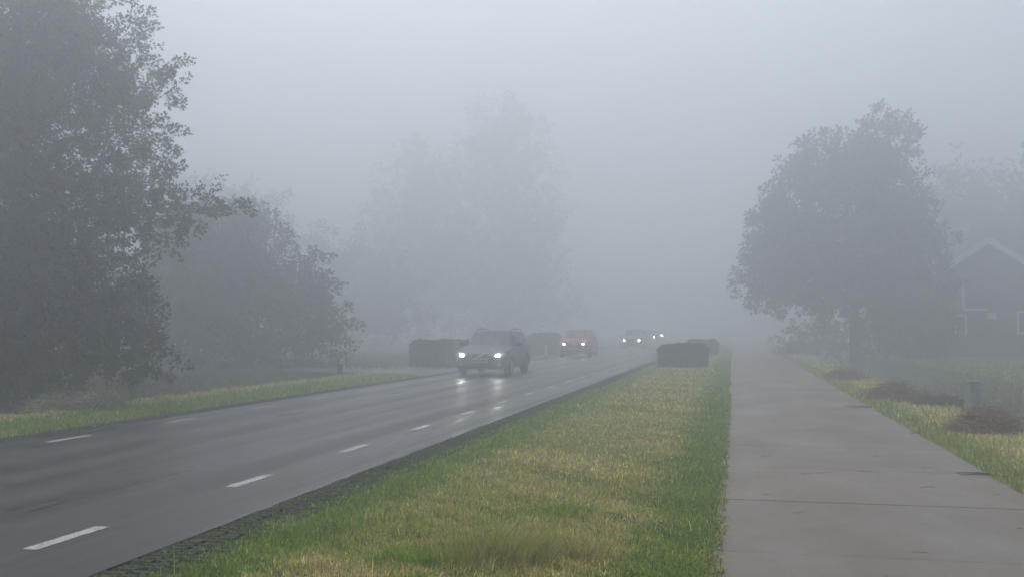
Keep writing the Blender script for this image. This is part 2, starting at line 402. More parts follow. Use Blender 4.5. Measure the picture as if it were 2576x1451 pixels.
GREEN = np.array([0.21, 0.33, 0.05]); LIME = np.array([0.46, 0.54, 0.08]); STRAW = np.array([0.86, 0.72, 0.38]); OLIVE = np.array([0.52, 0.47, 0.14]); RUST = np.array([0.58, 0.4, 0.18]); DARK = np.array([0.1, 0.17, 0.04])
def pick(x, y, n, wts):
    """wts: (n,k) weights for the palette"""
    pal = np.stack([GREEN, LIME, STRAW, OLIVE, RUST, DARK]); wts = np.clip(wts, 0, None); wts /= wts.sum(1)[:, None]
    cs = np.cumsum(wts, 1); r = rng.random(n)[:, None]; idx = (r > cs).sum(1).clip(0, 5)
    return pal[idx] * rng.lognormal(0, .34, (n, 1)) * rng.normal(1, .04, (n, 3))
def patchy(x, y): return .5 + .5 * np.clip(1.5 * vn(x, y, 1.25, 1) + .8 * vn(x, y, 4.1, 6), -1, 1)
def col_median(x, y, n):
    x = x + .12 * vn(x, y, 5.0, 21); y = y + .1 * vn(x, y, 4.0, 22)
    p = patchy(x, y); q = .5 + .5 * vn(x, y, 2.6, 12)
    edge = smooth(-2.55, -3.1, x) + smooth(-0.95, -0.45, x); edge = np.clip(edge + .15 * vn(x, y, 3, 2), 0, 1); mid = 1 - edge
    W = np.stack([.16 + 1.25 * edge + .35 * (1 - p) * mid, .16 + .45 * edge * q + .25 * (1 - q) * mid, mid * (.12 + 1.05 * p * p), mid * (.75 + .2 * q) + .08 * edge, mid * (.10 + .60 * q * p), .05 + .50 * edge * (1 - q) + .08 * mid], -1)
    return pick(x, y, n, W)
def col_left(x, y, n):
    e = smooth(-11.2, -12.1, x); W = np.stack([.9 * (1 - e) + .1, .35 * (1 - e), .55 * e + .04, .6 * e + .1, .15 * e, .3 * smooth(-10.6, -9.9, x) + .05], -1); return pick(x, y, n, W)
def col_right(x, y, n):
    e = smooth(2.9, 3.3, x); W = np.stack([.6 * (1 - e) + .22, .3 + 0 * x, .75 * e + .1, .6 + 0 * x, .05 + 0 * x, .15 * (1 - e)], -1); return pick(x, y, n, W)
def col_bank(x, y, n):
    W = np.stack([.35 + 0 * x, .05 + 0 * x, .20 + 0 * x, .55 + 0 * x, .25 + 0 * x, .9 + 0 * x], -1); return pick(x, y, n, W) * np.where(x < 0, .34, .55)[:, None]  # left bank blades darkened, shade under trees and weeds put into their colour
def col_lawn(x, y, n):
    W = np.stack([1.2 + 0 * x, .5 + 0 * x, .05 + 0 * x, .3 + 0 * x, 0 * x, .3 + 0 * x], -1); return pick(x, y, n, W)

def grass_obj(name, specs):
    Vs, Qs, Ts, Cs, n = [], [], [], [], 0
    for s in specs:
        V, q, t, C = blades(**s); Vs.append(V); Qs.append(q + n); Ts.append(t + n); Cs.append(C); n += len(V)
    o = link(name, npmesh(name, np.concatenate(Vs), [np.concatenate(Qs), np.concatenate(Ts)], np.concatenate(Cs)), M_grass)
    tag(o, kind='stuff'); return o
med = (-3.34, -0.14)
o = grass_obj('median_grass', [
    dict(n=210000, xr=med, yr=(5.0, 10.0), hgt=.036, wid=.0044, colf=col_median, lean=1.0, clump=.05),
    dict(n=150000, xr=med, yr=(10.0, 18.0), hgt=.040, wid=.0075, colf=col_median, lean=1.0, clump=.07),
    dict(n=90000, xr=med, yr=(18.0, 34.0), hgt=.05, wid=.015, colf=col_median, lean=.9, clump=.1),
    dict(n=36000, xr=med, yr=(34.0, 70.0), hgt=.06, wid=.03, colf=col_median, lean=.8),
    # long strands here and there
    dict(n=5000, xr=med, yr=(5.0, 14.0), hgt=.095, wid=.005, colf=col_median, lean=1.3, clump=.09),
    # overhang on the path edge and the paver joints
    dict(n=16000, xr=(-.21, -.09), yr=(5.0, 24.0), hgt=.04, wid=.006, colf=lambda x, y, n: pick(x, y, n, np.stack([.5 + 0 * x, .15 + 0 * x, .1 + 0 * x, .2 + 0 * x, .25 + 0 * x, .7 + 0 * x], -1)), lean=1.4, clump=.025, zf=lambda x, y: 0 * x - .005),
    dict(n=26000, xr=(-3.86, -3.3), yr=(4.0, 26.0), hgt=.020, wid=.007, colf=lambda x, y, n: pick(x, y, n, np.stack([.6 + 0 * x, .05 + 0 * x, .04 + 0 * x, .3 + 0 * x, .3 + 0 * x, 1.6 + 0 * x], -1)) * .8, lean=1.4, clump=.05, zf=lambda x, y: 0 * x - .012),
    dict(n=9000, xr=(-3.52, -3.3), yr=(4.0, 26.0), hgt=.040, wid=.007, colf=col_median, lean=1.2, clump=.05, zf=lambda x, y: 0 * x - .012),
])
tag(o, 'short patchy green and straw coloured grass between the road and the concrete path', 'grass')
o = grass_obj('left_verge_grass', [
    dict(n=90000, xr=(-12.5, -9.85), yr=(9.0, 22.0), hgt=.055, wid=.010, colf=col_left, lean=.8, clump=.08),
    dict(n=50000, xr=(-12.5, -9.85), yr=(22.0, 33.4), hgt=.06, wid=.017, colf=col_left, lean=.8, clump=.1, mask=lambda x, y: y < 33.4 - 3.2 * np.clip((x + 13) / 3.56, 0, 1) ** 2.6),
    dict(n=40000, xr=(-15, -9.85), yr=(37.2, 75.0), hgt=.07, wid=.035, colf=col_left, lean=.8, clump=.1, mask=lambda x, y: y > 37.1 + 3 * np.clip((x + 13) / 3.56, 0, 1) ** 2.6),
])
tag(o, 'low green grass verge on the far side of the road, straw coloured at the ditch edge', 'grass')
o = grass_obj('right_verge_grass', [
    dict(n=90000, xr=(2.56, 4.3), yr=(8.0, 16.0), hgt=.06, wid=.0075, colf=col_right, lean=.9, clump=.06),
    dict(n=60000, xr=(2.56, 4.3), yr=(16.0, 34.0), hgt=.07, wid=.014, colf=col_right, lean=.9, clump=.08),
    dict(n=16000, xr=(2.56, 4.3), yr=(34.0, 70.0), hgt=.07, wid=.03, colf=col_right, lean=.9),
])
tag(o, 'yellow green grass strip to the right of the concrete path', 'grass')
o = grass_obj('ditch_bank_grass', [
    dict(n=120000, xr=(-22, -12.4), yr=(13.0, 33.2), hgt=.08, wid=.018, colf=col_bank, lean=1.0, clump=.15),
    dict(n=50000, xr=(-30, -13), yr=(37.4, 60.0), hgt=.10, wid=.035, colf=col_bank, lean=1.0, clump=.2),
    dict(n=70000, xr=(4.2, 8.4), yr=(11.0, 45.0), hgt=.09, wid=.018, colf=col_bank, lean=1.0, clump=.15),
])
tag(o, 'rough dark grass on the ditch banks beside the verges, shade tinted into the left bank', 'grass')
o = grass_obj('lawn_grass', [dict(n=70000, xr=(8.3, 26), yr=(18.0, 70.0), hgt=.07, wid=.035, colf=col_lawn, lean=.8)])
tag(o, 'misty green lawn beyond the right hand ditch in front of the house', 'grass')

# ------------------------------------------------------------------ trees
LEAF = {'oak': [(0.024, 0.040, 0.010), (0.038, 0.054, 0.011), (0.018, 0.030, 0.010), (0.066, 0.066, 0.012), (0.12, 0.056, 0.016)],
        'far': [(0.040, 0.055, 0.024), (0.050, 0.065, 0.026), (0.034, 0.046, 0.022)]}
def make_tree(name, base, h_trunk, r0, blobs, nspray, per, leaf, palette, spray_len=0.7, seed=1, label='', cat='tree', group=None, nbr=7, rust=0.08, hollow=0.45, upright=0.25):
    """blobs: (x,y,z,r[,flatten]) in world metres"""
    r_ = np.random.default_rng(seed); base = np.array(base, float)
    root = empty(name, tuple(base)); tag(root, label, cat, group)
    wood = Acc()
    top = np.array([base[0] + r_.normal(0, .2), base[1] + r_.normal(0, .2), base[2] + h_trunk])
    n = 9; t = np.linspace(0, 1, n)[:, None]
    tr = base + (top - base) * t + np.concatenate([np.zeros((1, 3)), np.cumsum(r_.normal(0, .05, (n - 1, 3)) * [1, 1, 0], 0)])
    rad = r0 * (1 - .82 * t[:, 0]); rad[0] *= 1.35
    wood.add(*tube_np(tr - base, rad, 9))
    blobs = [b if len(b) == 5 else (*b, 1.0) for b in blobs]
    tips = []; dirs = []
    wts = np.array([b[3] ** 2 * b[4] for b in blobs]); wts /= wts.sum()
    for bi, (bx, by, bz, br, fl) in enumerate(blobs):
        c = np.array([bx, by, bz]); zz = np.clip(bz - base[2] - br * .9, .15 * h_trunk, h_trunk * .95) / h_trunk
        k = zz * (n - 1); s = tr[int(k)] + (tr[min(int(k) + 1, n - 1)] - tr[int(k)]) * (k % 1)
        m = 7; u = np.linspace(0, 1, m)[:, None]
        mid_ = (s + c) / 2 + np.array([0, 0, .12 * np.linalg.norm(c - s)]) + r_.normal(0, .15, 3)
        lim = (1 - u) ** 2 * s + 2 * u * (1 - u) * mid_ + u ** 2 * c
        lr = min(max(.02, r0 * .42 * (1 - zz * .5)), .015 + br * .055); wood.add(*tube_np(lim - base, lr * (1 - .72 * u[:, 0]), 6))
        ns = int(nspray * wts[bi]) + 1
        nb = nbr + int(br * 2); ends = []
        for q in range(nb):
            d = r_.normal(0, 1, 3); d /= np.linalg.norm(d); d[2] = d[2] * fl * .9 + .1
            e = c + d * br * r_.uniform(.72, 1.0) * np.array([1, 1, fl]); st = lim[r_.integers(3, m)]
            md = (st + e) / 2 + r_.normal(0, .12 * br, 3); uu = np.linspace(0, 1, 6)[:, None]
            P = (1 - uu) ** 2 * st + 2 * uu * (1 - uu) * md + uu ** 2 * e
            wood.add(*tube_np(P - base, lr * .30 * (1 - .8 * uu[:, 0]), 4)); ends.append(P)
        # leaf sprays: bias to the shell, grouped near sub-branches so that gaps open between groups
        pc = np.concatenate([P[2:] for P in ends]); idx = r_.integers(0, len(pc), ns)
        d = r_.normal(0, 1, (ns, 3)); d /= np.linalg.norm(d, axis=1)[:, None]
        shell = c + d * np.array([1, 1, fl]) * br * (hollow + (1 - hollow) * r_.random((ns, 1)) ** .6)
        near = pc[idx] + r_.normal(0, .16 * br, (ns, 3))
        pick_ = r_.random((ns, 1)) < .62
        p = np.where(pick_, near, shell); tips.append(p)
        dd = (p - c); dd /= np.linalg.norm(dd, axis=1)[:, None] + 1e-6
        dd = dd * .7 + r_.normal(0, .5, (ns, 3)) + np.array([0, 0, upright]); dirs.append(dd / np.linalg.norm(dd, axis=1)[:, None])
    P0 = np.concatenate(tips); D = np.concatenate(dirs); ns = len(P0)
    # twigs
    e = P0 + D * spray_len * .9; s1 = np.cross(D, [0.1, .2, .97]); s1 /= np.linalg.norm(s1, axis=1)[:, None] + 1e-9
    tw = leaf * .05 + .002
    V = np.stack([P0 - s1 * tw, P0 + s1 * tw, e + s1 * tw * .4, e - s1 * tw * .4], 1).reshape(-1, 3); i = np.arange(ns) * 4
    wood.add(V - base, np.stack([i, i + 1, i + 2, i + 3], -1))
    tk = link('trunk', wood.mesh('trunk', True), M_bark, root)
    # leaves
    nl = ns * per; pp = np.repeat(P0, per, 0); DD = np.repeat(D, per, 0)
    t = r_.random((nl, 1)) ** .75 * spray_len * np.repeat(r_.uniform(.6, 1.3, (ns, 1)), per, 0)
    side = r_.normal(0, 1, (nl, 3)); side -= (side * DD).sum(1)[:, None] * DD; side /= np.linalg.norm(side, axis=1)[:, None] + 1e-9
    o0 = pp + DD * t + side * leaf * r_.uniform(.1, .9, (nl, 1))
    ax = DD * .6 + side * .8 + r_.normal(0, .35, (nl, 3)) - np.array([0, 0, .15]); ax /= np.linalg.norm(ax, axis=1)[:, None]
    bx = np.cross(ax, r_.normal(0, 1, (nl, 3)) + np.array([0, 0, 1.2])); bx /= np.linalg.norm(bx, axis=1)[:, None] + 1e-9
    nz = np.cross(ax, bx)
    ll = leaf * r_.uniform(.7, 1.25, (nl, 1)); lw = ll * .30
    V = np.stack([o0, o0 + ax * ll * .55 - bx * lw + nz * ll * .07, o0 + ax * ll, o0 + ax * ll * .55 + bx * lw + nz * ll * .07], 1)
    pal = np.array(palette); g_i = r_.integers(0, len(pal) - (1 if rust > 0 else 0), ns)
    tone = r_.lognormal(0, .22, (ns, 1)); cs = pal[g_i] * tone
    if rust > 0:
        rz = r_.random(ns) < rust; cs[rz] = pal[-1] * tone[rz]
    C = np.repeat(cs, per, 0) * r_.lognormal(0, .12, (nl, 1)); C = np.repeat(C, 4, 0)
    i = np.arange(nl) * 4
    link('crown', npmesh('crown', V.reshape(-1, 3) - base, [np.stack([i, i + 1, i + 2, i + 3], -1)], C), M_leaf, root)
    return root

def gz(x, y): return float(ground_z(np.array([x]), np.array([y]))[0])
GT = 'misty broadleaf trees beyond the left ditch'
# big oak at the left edge
make_tree('oak_tree', (-17.28, 21.6, gz(-17.28, 21.6) - .05), 8.4, 0.27, [
    (-17.04, 21.6, 9.58, 2), (-15.36, 21.28, 8.78, 1.52), (-18.88, 21.92, 8.46, 2.08), (-16.64, 20.48, 7.82, 1.6), (-15.12, 21.28, 7.02, 1.36), (-13.76, 21.04, 6.22, 1.08), (-13.6, 21.2, 7.18, 0.8),
    (-18.64, 20.8, 6.38, 1.92), (-16.24, 20.48, 5.9, 1.52), (-14.56, 20.96, 5.1, 1.2), (-13.44, 20.96, 4.78, 0.84), (-16.16, 20.96, 4.22, 1.52), (-14.32, 20.64, 3.66, 1.28), (-12.96, 20.72, 3.98, 0.76), (-11.68, 20.64, 4.1, 0.5, 0.7), (-10.88, 20.56, 4.06, 0.34, 0.6), (-18.08, 20.56, 3.98, 1.76)],
    3000, 44, .092, LEAF['oak'], 0.5, 11, 'tall dark oak filling the left edge of the view, its crown leaving the frame', rust=.10, group=GT)
# lower tree in front with drooping boughs
make_tree('oak_tree', (-15.92, 19.68, gz(-15.92, 19.68) - .05), 2.88, 0.13, [
    (-16.48, 19.52, 2.94, 1.52), (-14.96, 19.68, 2.7, 1.2), (-13.76, 19.84, 2.3, 0.96), (-15.68, 19.04, 1.66, 1.2), (-14.24, 19.36, 1.26, 0.96), (-13.2, 19.76, 1.1, 0.68), (-12.48, 19.92, 0.9, 0.48), (-17.28, 19.04, 1.74, 1.36), (-14.32, 19.2, 0.66, 0.72), (-16, 18.56, 0.78, 0.96), (-12.88, 19.92, 2.06, 0.48)],
    2100, 42, .092, LEAF['oak'], 0.44, 12, 'low spreading dark oak with boughs drooping to the ditch below the tall left tree', rust=.08, group=GT)
make_tree('oak_tree', (-22.26, 24.78, gz(-22.26, 24.78) - .05), 6.72, 0.25, [(-22.26, 24.78, 7.38, 2.86), (-21, 24.36, 4.44, 2.52), (-20.66, 24.7, 2.26, 2.02), (-23.52, 24.36, 3.6, 2.52)],
    900, 28, 0.143, LEAF['oak'], 0.59, 13, 'dark oak standing behind the tall left tree, seen through its gaps', group=GT)
# second group, beyond the side road
make_tree('maple_tree', (-19.6, 38.5, gz(-19.6, 38.5) - .05), 4.6, .2, [
    (-21.90, 38, 4.70, 1.8), (-19.40, 38, 4.79, 1.7), (-18.75, 37.6, 3.76, 1.6), (-17.05, 37.5, 3.29, 1.2), (-20.80, 37, 3.01, 2.2), (-18.65, 37.2, 1.88, 2.0), (-16.75, 37.4, 1.88, 1.3), (-15.95, 37.6, 2.82, .8), (-16.25, 37.8, 0.85, 1.0), (-18.25, 37.6, 0.66, 1.3), (-20.30, 37.0, 0.85, 1.7), (-22.50, 37.6, 1.69, 2.0), (-20.20, 38.0, 5.64, 1.0), (-15.65, 38, 1.60, .8)],
    1700, 26, .17, LEAF['far'] + [(.07, .05, .03)], .65, 14, 'broad grey green tree beyond the side road, behind the post with yellow plate', rust=.03, group=GT)
make_tree('maple_tree', (-23.6, 41.5, gz(-23, 41) - .05), 4.5, .2, [(-23.6, 41.5, 5.2, 2.2), (-22.2, 41, 3.2, 2.6), (-25.2, 41.5, 3.0, 2.4), (-23, 41, 1.3, 2.2)],
    700, 24, .2, LEAF['far'], .7, 15, 'rounded grey tree showing between the low left oak and the tree beyond the side road', rust=0, group=GT)
GF = 'trees dissolving in the fog behind the cars'
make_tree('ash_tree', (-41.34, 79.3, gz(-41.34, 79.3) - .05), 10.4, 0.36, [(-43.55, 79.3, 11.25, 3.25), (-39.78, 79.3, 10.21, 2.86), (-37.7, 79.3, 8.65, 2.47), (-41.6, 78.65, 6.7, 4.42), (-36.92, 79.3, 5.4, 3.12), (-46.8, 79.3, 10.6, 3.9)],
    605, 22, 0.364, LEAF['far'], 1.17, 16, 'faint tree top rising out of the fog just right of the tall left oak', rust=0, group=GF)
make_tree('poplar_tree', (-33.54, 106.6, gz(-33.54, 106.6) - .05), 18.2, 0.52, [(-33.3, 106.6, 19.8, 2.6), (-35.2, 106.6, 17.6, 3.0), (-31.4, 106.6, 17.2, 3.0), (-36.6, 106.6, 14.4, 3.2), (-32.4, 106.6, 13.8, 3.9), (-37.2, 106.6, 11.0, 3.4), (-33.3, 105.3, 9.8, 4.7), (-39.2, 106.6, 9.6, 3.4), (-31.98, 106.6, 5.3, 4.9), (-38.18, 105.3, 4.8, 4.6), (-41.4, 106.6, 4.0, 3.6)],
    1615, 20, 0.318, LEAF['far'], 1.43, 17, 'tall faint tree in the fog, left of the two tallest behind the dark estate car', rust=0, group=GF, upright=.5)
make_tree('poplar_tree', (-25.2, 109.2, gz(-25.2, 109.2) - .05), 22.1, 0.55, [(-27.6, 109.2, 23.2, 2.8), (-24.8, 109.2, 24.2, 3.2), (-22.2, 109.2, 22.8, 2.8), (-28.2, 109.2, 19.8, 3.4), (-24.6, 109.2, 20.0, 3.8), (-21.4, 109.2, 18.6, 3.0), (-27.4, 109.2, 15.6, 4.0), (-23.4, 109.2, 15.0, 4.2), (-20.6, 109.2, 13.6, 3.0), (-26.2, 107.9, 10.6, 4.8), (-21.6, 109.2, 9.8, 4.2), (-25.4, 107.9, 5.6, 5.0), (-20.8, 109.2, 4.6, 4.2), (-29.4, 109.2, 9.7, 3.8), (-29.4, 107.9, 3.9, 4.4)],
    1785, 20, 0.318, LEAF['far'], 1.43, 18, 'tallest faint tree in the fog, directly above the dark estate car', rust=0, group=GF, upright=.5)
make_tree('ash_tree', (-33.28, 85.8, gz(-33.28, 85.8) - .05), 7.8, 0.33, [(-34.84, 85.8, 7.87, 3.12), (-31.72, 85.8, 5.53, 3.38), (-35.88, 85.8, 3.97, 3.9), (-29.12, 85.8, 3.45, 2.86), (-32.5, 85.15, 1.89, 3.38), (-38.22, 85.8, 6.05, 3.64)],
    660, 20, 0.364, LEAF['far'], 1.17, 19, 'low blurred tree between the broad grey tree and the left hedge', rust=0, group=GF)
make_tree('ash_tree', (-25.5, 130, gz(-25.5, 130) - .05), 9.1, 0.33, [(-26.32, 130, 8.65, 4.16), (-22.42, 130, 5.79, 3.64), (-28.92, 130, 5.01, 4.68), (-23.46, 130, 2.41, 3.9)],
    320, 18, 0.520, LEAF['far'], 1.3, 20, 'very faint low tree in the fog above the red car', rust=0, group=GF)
# big round tree on the right
make_tree('lime_tree', (6.5, 57.63, gz(6.5, 57.63) - .05), 9.6, 0.37, [
    (8.25, 57.63, 12.01, 1.41), (8.02, 57.63, 10.65, 1.53), (6.1, 57.63, 11.56, 0.7), (4.86, 57.63, 10.99, 1.13), (5.88, 57.63, 9.97, 1.69), (3.73, 57.63, 9.64, 1.41), (8.59, 57.63, 8.84, 1.69), (6.1, 56.95, 7.94, 2.6),
    (2.71, 57.63, 7.94, 1.47), (2.15, 57.63, 6.92, 1.36), (3.62, 56.95, 6.13, 2.26), (9.38, 57.63, 7.04, 1.69), (7.34, 56.5, 5.68, 2.82), (1.92, 57.63, 5.12, 1.58), (1.24, 57.63, 3.87, 1.13), (3.39, 57.06, 3.87, 1.69), (5.88, 56.5, 3.87, 2.26), (9.6, 57.4, 5, 1.69), (8.59, 56.95, 3.19, 1.81), (10.4, 57.63, 6.13, 0.9), (2.03, 57.63, 3.08, 0.79), (10.17, 57.63, 3.65, 1.24), (2.26, 57.63, 6.02, 1.47), (8.81, 57.63, 1.95, 1.24), (10.51, 57.63, 2.29, 1.02)],
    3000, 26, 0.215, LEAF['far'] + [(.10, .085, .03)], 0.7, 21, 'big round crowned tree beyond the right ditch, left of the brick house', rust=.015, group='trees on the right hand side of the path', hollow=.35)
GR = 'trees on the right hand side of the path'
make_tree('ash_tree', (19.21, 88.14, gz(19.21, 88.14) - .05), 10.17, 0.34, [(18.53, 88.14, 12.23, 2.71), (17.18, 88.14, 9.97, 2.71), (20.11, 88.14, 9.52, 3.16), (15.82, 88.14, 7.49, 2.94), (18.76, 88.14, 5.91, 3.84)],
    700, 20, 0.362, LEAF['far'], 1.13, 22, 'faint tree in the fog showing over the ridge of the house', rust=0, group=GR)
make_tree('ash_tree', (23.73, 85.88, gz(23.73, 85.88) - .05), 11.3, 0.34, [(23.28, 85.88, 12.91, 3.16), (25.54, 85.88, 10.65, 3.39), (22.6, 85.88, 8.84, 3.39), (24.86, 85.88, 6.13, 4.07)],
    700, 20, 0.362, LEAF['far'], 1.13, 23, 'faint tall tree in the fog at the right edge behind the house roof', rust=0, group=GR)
make_tree('laurel_bush', (5.2, 63.28, gz(5.2, 63.28) - .05), 1.36, 0.09, [(3.84, 63.28, 0.82, 1.02), (5.2, 63.28, 0.94, 1.13), (6.44, 63.28, 0.82, 1.13), (2.94, 63.62, 0.37, 0.68)],
    260, 22, 0.158, LEAF['far'], 0.45, 24, 'low hazy bush under the round tree on the right', 'bush', rust=0)
make_tree('laurel_bush', (8.59, 61.58, gz(8.59, 61.58) - .05), 1.47, 0.09, [(7.8, 61.58, 0.82, 1.02), (8.93, 61.58, 1.16, 1.13), (10.17, 61.36, 0.82, 1.02), (11.19, 61.47, 0.6, 0.9)],
    300, 22, 0.158, LEAF['far'], 0.45, 25, 'dark hazy bush beside the trunk of the round tree, in front of the house', 'bush', rust=0)

# ------------------------------------------------------------------ clipped hedges
M_hedge = tinted('hedge_leaf', 0.7, 0.1)
def hedge(name, cx, cy_, w_, d_, h_, label, topdip=0.0, seed=0):
    r_ = np.random.default_rng(seed); z0 = gz(cx, cy_); root = empty(name, (cx, cy_, z0)); tag(root, label, 'hedge', 'clipped hedge blocks beside the road')
    bm = bmesh.new(); add_box(bm, (0, 0, h_ * .52), (w_ - .16, d_ - .16, h_ * .80), bev=.06)
    link('branch_core', bm_mesh('branch_core', bm), M_twigcore, root)
    n = 15000; f = r_.random(n); x = r_.uniform(-w_ / 2, w_ / 2, n); y = r_.uniform(-d_ / 2, d_ / 2, n); z = r_.uniform(0.05, h_, n)
    a = f < .42; y[a] = np.where(r_.random(a.sum()) < .7, -d_ / 2, d_ / 2) + r_.normal(0, .05, a.sum())
    b = (f >= .42) & (f < .72); x[b] = np.where(r_.random(b.sum()) < .5, -w_ / 2, w_ / 2) + r_.normal(0, .05, b.sum())
    c = f >= .72; z[c] = h_ + r_.normal(0, .04, c.sum())
    ed = np.clip((np.abs(x) - w_ / 2 + .12) / .12, 0, 1); z = z - .07 * ed ** 2 * (z > h_ * .8); x *= 1 + .018 * np.sin(z * 5 + seed) - .05 * np.clip(.25 - z, 0, 1); z = z * (1 + .010 * np.sin(x * 6 + seed)) - topdip * np.clip(-x / w_ * 2 - .2, 0, 1) * (z / h_)
    o0 = np.stack([x, y, z], -1); ax = r_.normal(0, 1, (n, 3)); ax /= np.linalg.norm(ax, axis=1)[:, None]; bx = np.cross(ax, r_.normal(0, 1, (n, 3))); bx /= np.linalg.norm(bx, axis=1)[:, None]
    l = r_.uniform(.035, .07, (n, 1)); V = np.stack([o0 - ax * l, o0 - bx * l * .6, o0 + ax * l, o0 + bx * l * .6], 1).reshape(-1, 3)
    pal = np.array([(0.040, 0.046, 0.022), (0.055, 0.045, 0.026), (0.030, 0.040, 0.020), (0.045, 0.038, 0.026)]); C = np.repeat(pal[r_.integers(0, 4, n)] * r_.lognormal(0, .25, (n, 1)), 4, 0)
    i = np.arange(n) * 4; link('foliage', npmesh('foliage', V, [np.stack([i, i + 1, i + 2, i + 3], -1)], C), M_hedge, root)
    # bare stems at the foot
    for q in range(26):
        A = Acc()
        px, py = r_.uniform(-w_ / 2 + .1, w_ / 2 - .1), (-d_ / 2 + r_.uniform(.0, .12)) * (1 if q % 3 else -1)
        A.add(*tube_np([(px, py, -.02), (px + r_.normal(0, .02), py, .2), (px + r_.normal(0, .05), py + .05, .42)], [.013, .010, .006], 5)); link('stem', A.mesh('stem'), M_bark, root)
    return root
M_twigcore = mat('hedge_core', (0.022, 0.020, 0.015), 0.95)
nz_ = noise(M_twigcore, coords(M_twigcore), 30); L(M_twigcore, ramp(M_twigcore, nz_, [(0.35, (0.012, 0.011, 0.009)), (0.65, (0.045, 0.04, 0.026))]), bsdf(M_twigcore).inputs['Base Color'])
hedge('hedge_block', -11.50, 39.2, 2.1, 1.3, 1.02, 'clipped dark hedge block left of the dark estate car, behind the side road mouth', seed=1)
hedge('hedge_block', -10.85, 58.5, 1.6, 1.5, 1.22, 'hazy clipped hedge block between the dark estate car and the red car', seed=2)
hedge('hedge_block', -2.02, 41.2, 1.74, 1.5, .86, 'clipped dark hedge block on the median grass, nearer of the right hand pair', topdip=.05, seed=3)
hedge('hedge_block', -1.82, 59.4, 1.62, 1.5, .86, 'faint clipped hedge block behind the nearer one on the right grass', seed=4)

# ------------------------------------------------------------------ posts
M_wood = mat('weathered_wood', (0.04, 0.035, 0.032), 0.85); nw = noise(M_wood, coords(M_wood, (1, 1, .1)), 40); L(M_wood, ramp(M_wood, nw, [(0.3, (0.022, 0.020, 0.019)), (0.7, (0.06, 0.052, 0.045))]), bsdf(M_wood).inputs['Base Color'])
M_yel = mat('yellow_plate', (0.62, 0.72, 0.05), 0.4); M_blk = mat('black_print', (0.02, 0.02, 0.02), 0.5); M_wht = mat('white_plastic', (0.72, 0.73, 0.72), 0.5)
M_red = mat('reflector_red', (0.5, 0.03, 0.02), 0.3); M_grey = mat('grey_concrete', (0.24, 0.24, 0.25), 0.85)
ngc = noise(M_grey, coords(M_grey), 25, 5); L(M_grey, ramp(M_grey, ngc, [(0.3, (0.24, 0.245, 0.25)), (0.7, (0.42, 0.42, 0.41))]), bsdf(M_grey).inputs['Base Color'])
for mm, a, b in ((M_yel, (0.74, .84, .04), (.84, .92, .07)), (M_wht, (.6, .61, .58), (.78, .78, .77))):
    q = noise(mm, coords(mm), 18, 4); L(mm, ramp(mm, q, [(.3, a), (.7, b)]), bsdf(mm).inputs['Base Color'])
z0 = gz(-12.31, 30.6); root = empty('marker_post', (-12.33, 30.6, z0)); tag(root, 'short dark wooden post with a small yellow plate on the left verge', 'post')
bm = bmesh.new(); add_box(bm, (0, 0, .275), (.125, .125, .60), bev=.012); link('post', bm_mesh('post', bm), M_wood, root)
bm = bmesh.new(); add_box(bm, (.085, -.073, .50), (.15, .012, .15), bev=.004); pl = link('sign_plate', bm_mesh('sign_plate', bm), M_yel, root)
def flat_strokes(strokes, wd, y, th=.003):
    bm = bmesh.new()
    for (x0, z0_), (x1, z1) in strokes:
        d = Vector((x1 - x0, 0, z1 - z0_)); ang = math.atan2(d.z, d.x)
        add_box(bm, ((x0 + x1) / 2, y, (z0_ + z1) / 2), (d.length + wd * .6, th, wd), Matrix.Rotation(-ang, 3, 'Y'))
    return bm
c0 = (.085, .50); f_ = lambda a, b: (c0[0] + a, c0[1] + b)
bm = flat_strokes([(f_(-.042, -.028), f_(.025, -.028)), (f_(.025, -.028), f_(.034, .035)), (f_(-.042, -.028), f_(-.01, .012)), (f_(-.01, .012), f_(.012, -.01))], .014, -.0815)
link('arrow_mark', bm_mesh('arrow_mark', bm), M_blk, pl)
root = empty('reflector_post', (-10.14, 55.0, gz(-10.14, 55))); tag(root, 'white roadside reflector post between the two cars, in front of a hedge block', 'post')
bm = bmesh.new(); add_box(bm, (0, 0, .33), (.13, .07, .68), bev=.015); link('post', bm_mesh('post', bm), M_wht, root)
bm = bmesh.new(); add_box(bm, (0, -.038, .56), (.05, .008, .12)); link('reflector', bm_mesh('reflector', bm), M_grey, root)
# concrete culvert marker in the right ditch
root = empty('culvert_post', (4.20, 19.8, gz(4.2, 19.8) - .05)); root.rotation_euler = (0, 0, R(28)); tag(root, 'square grey concrete post standing in the right ditch behind the reddish reed heap', 'post')
bm = bmesh.new(); add_box(bm, (0, 0, .33), (.20, .20, .72), bev=.012); link('post', bm_mesh('post', bm), M_grey, root)
bm = bmesh.new(); add_box(bm, (0, 0, .705), (.225, .225, .03), bev=.008); link('cap', bm_mesh('cap', bm), M_grey, root)

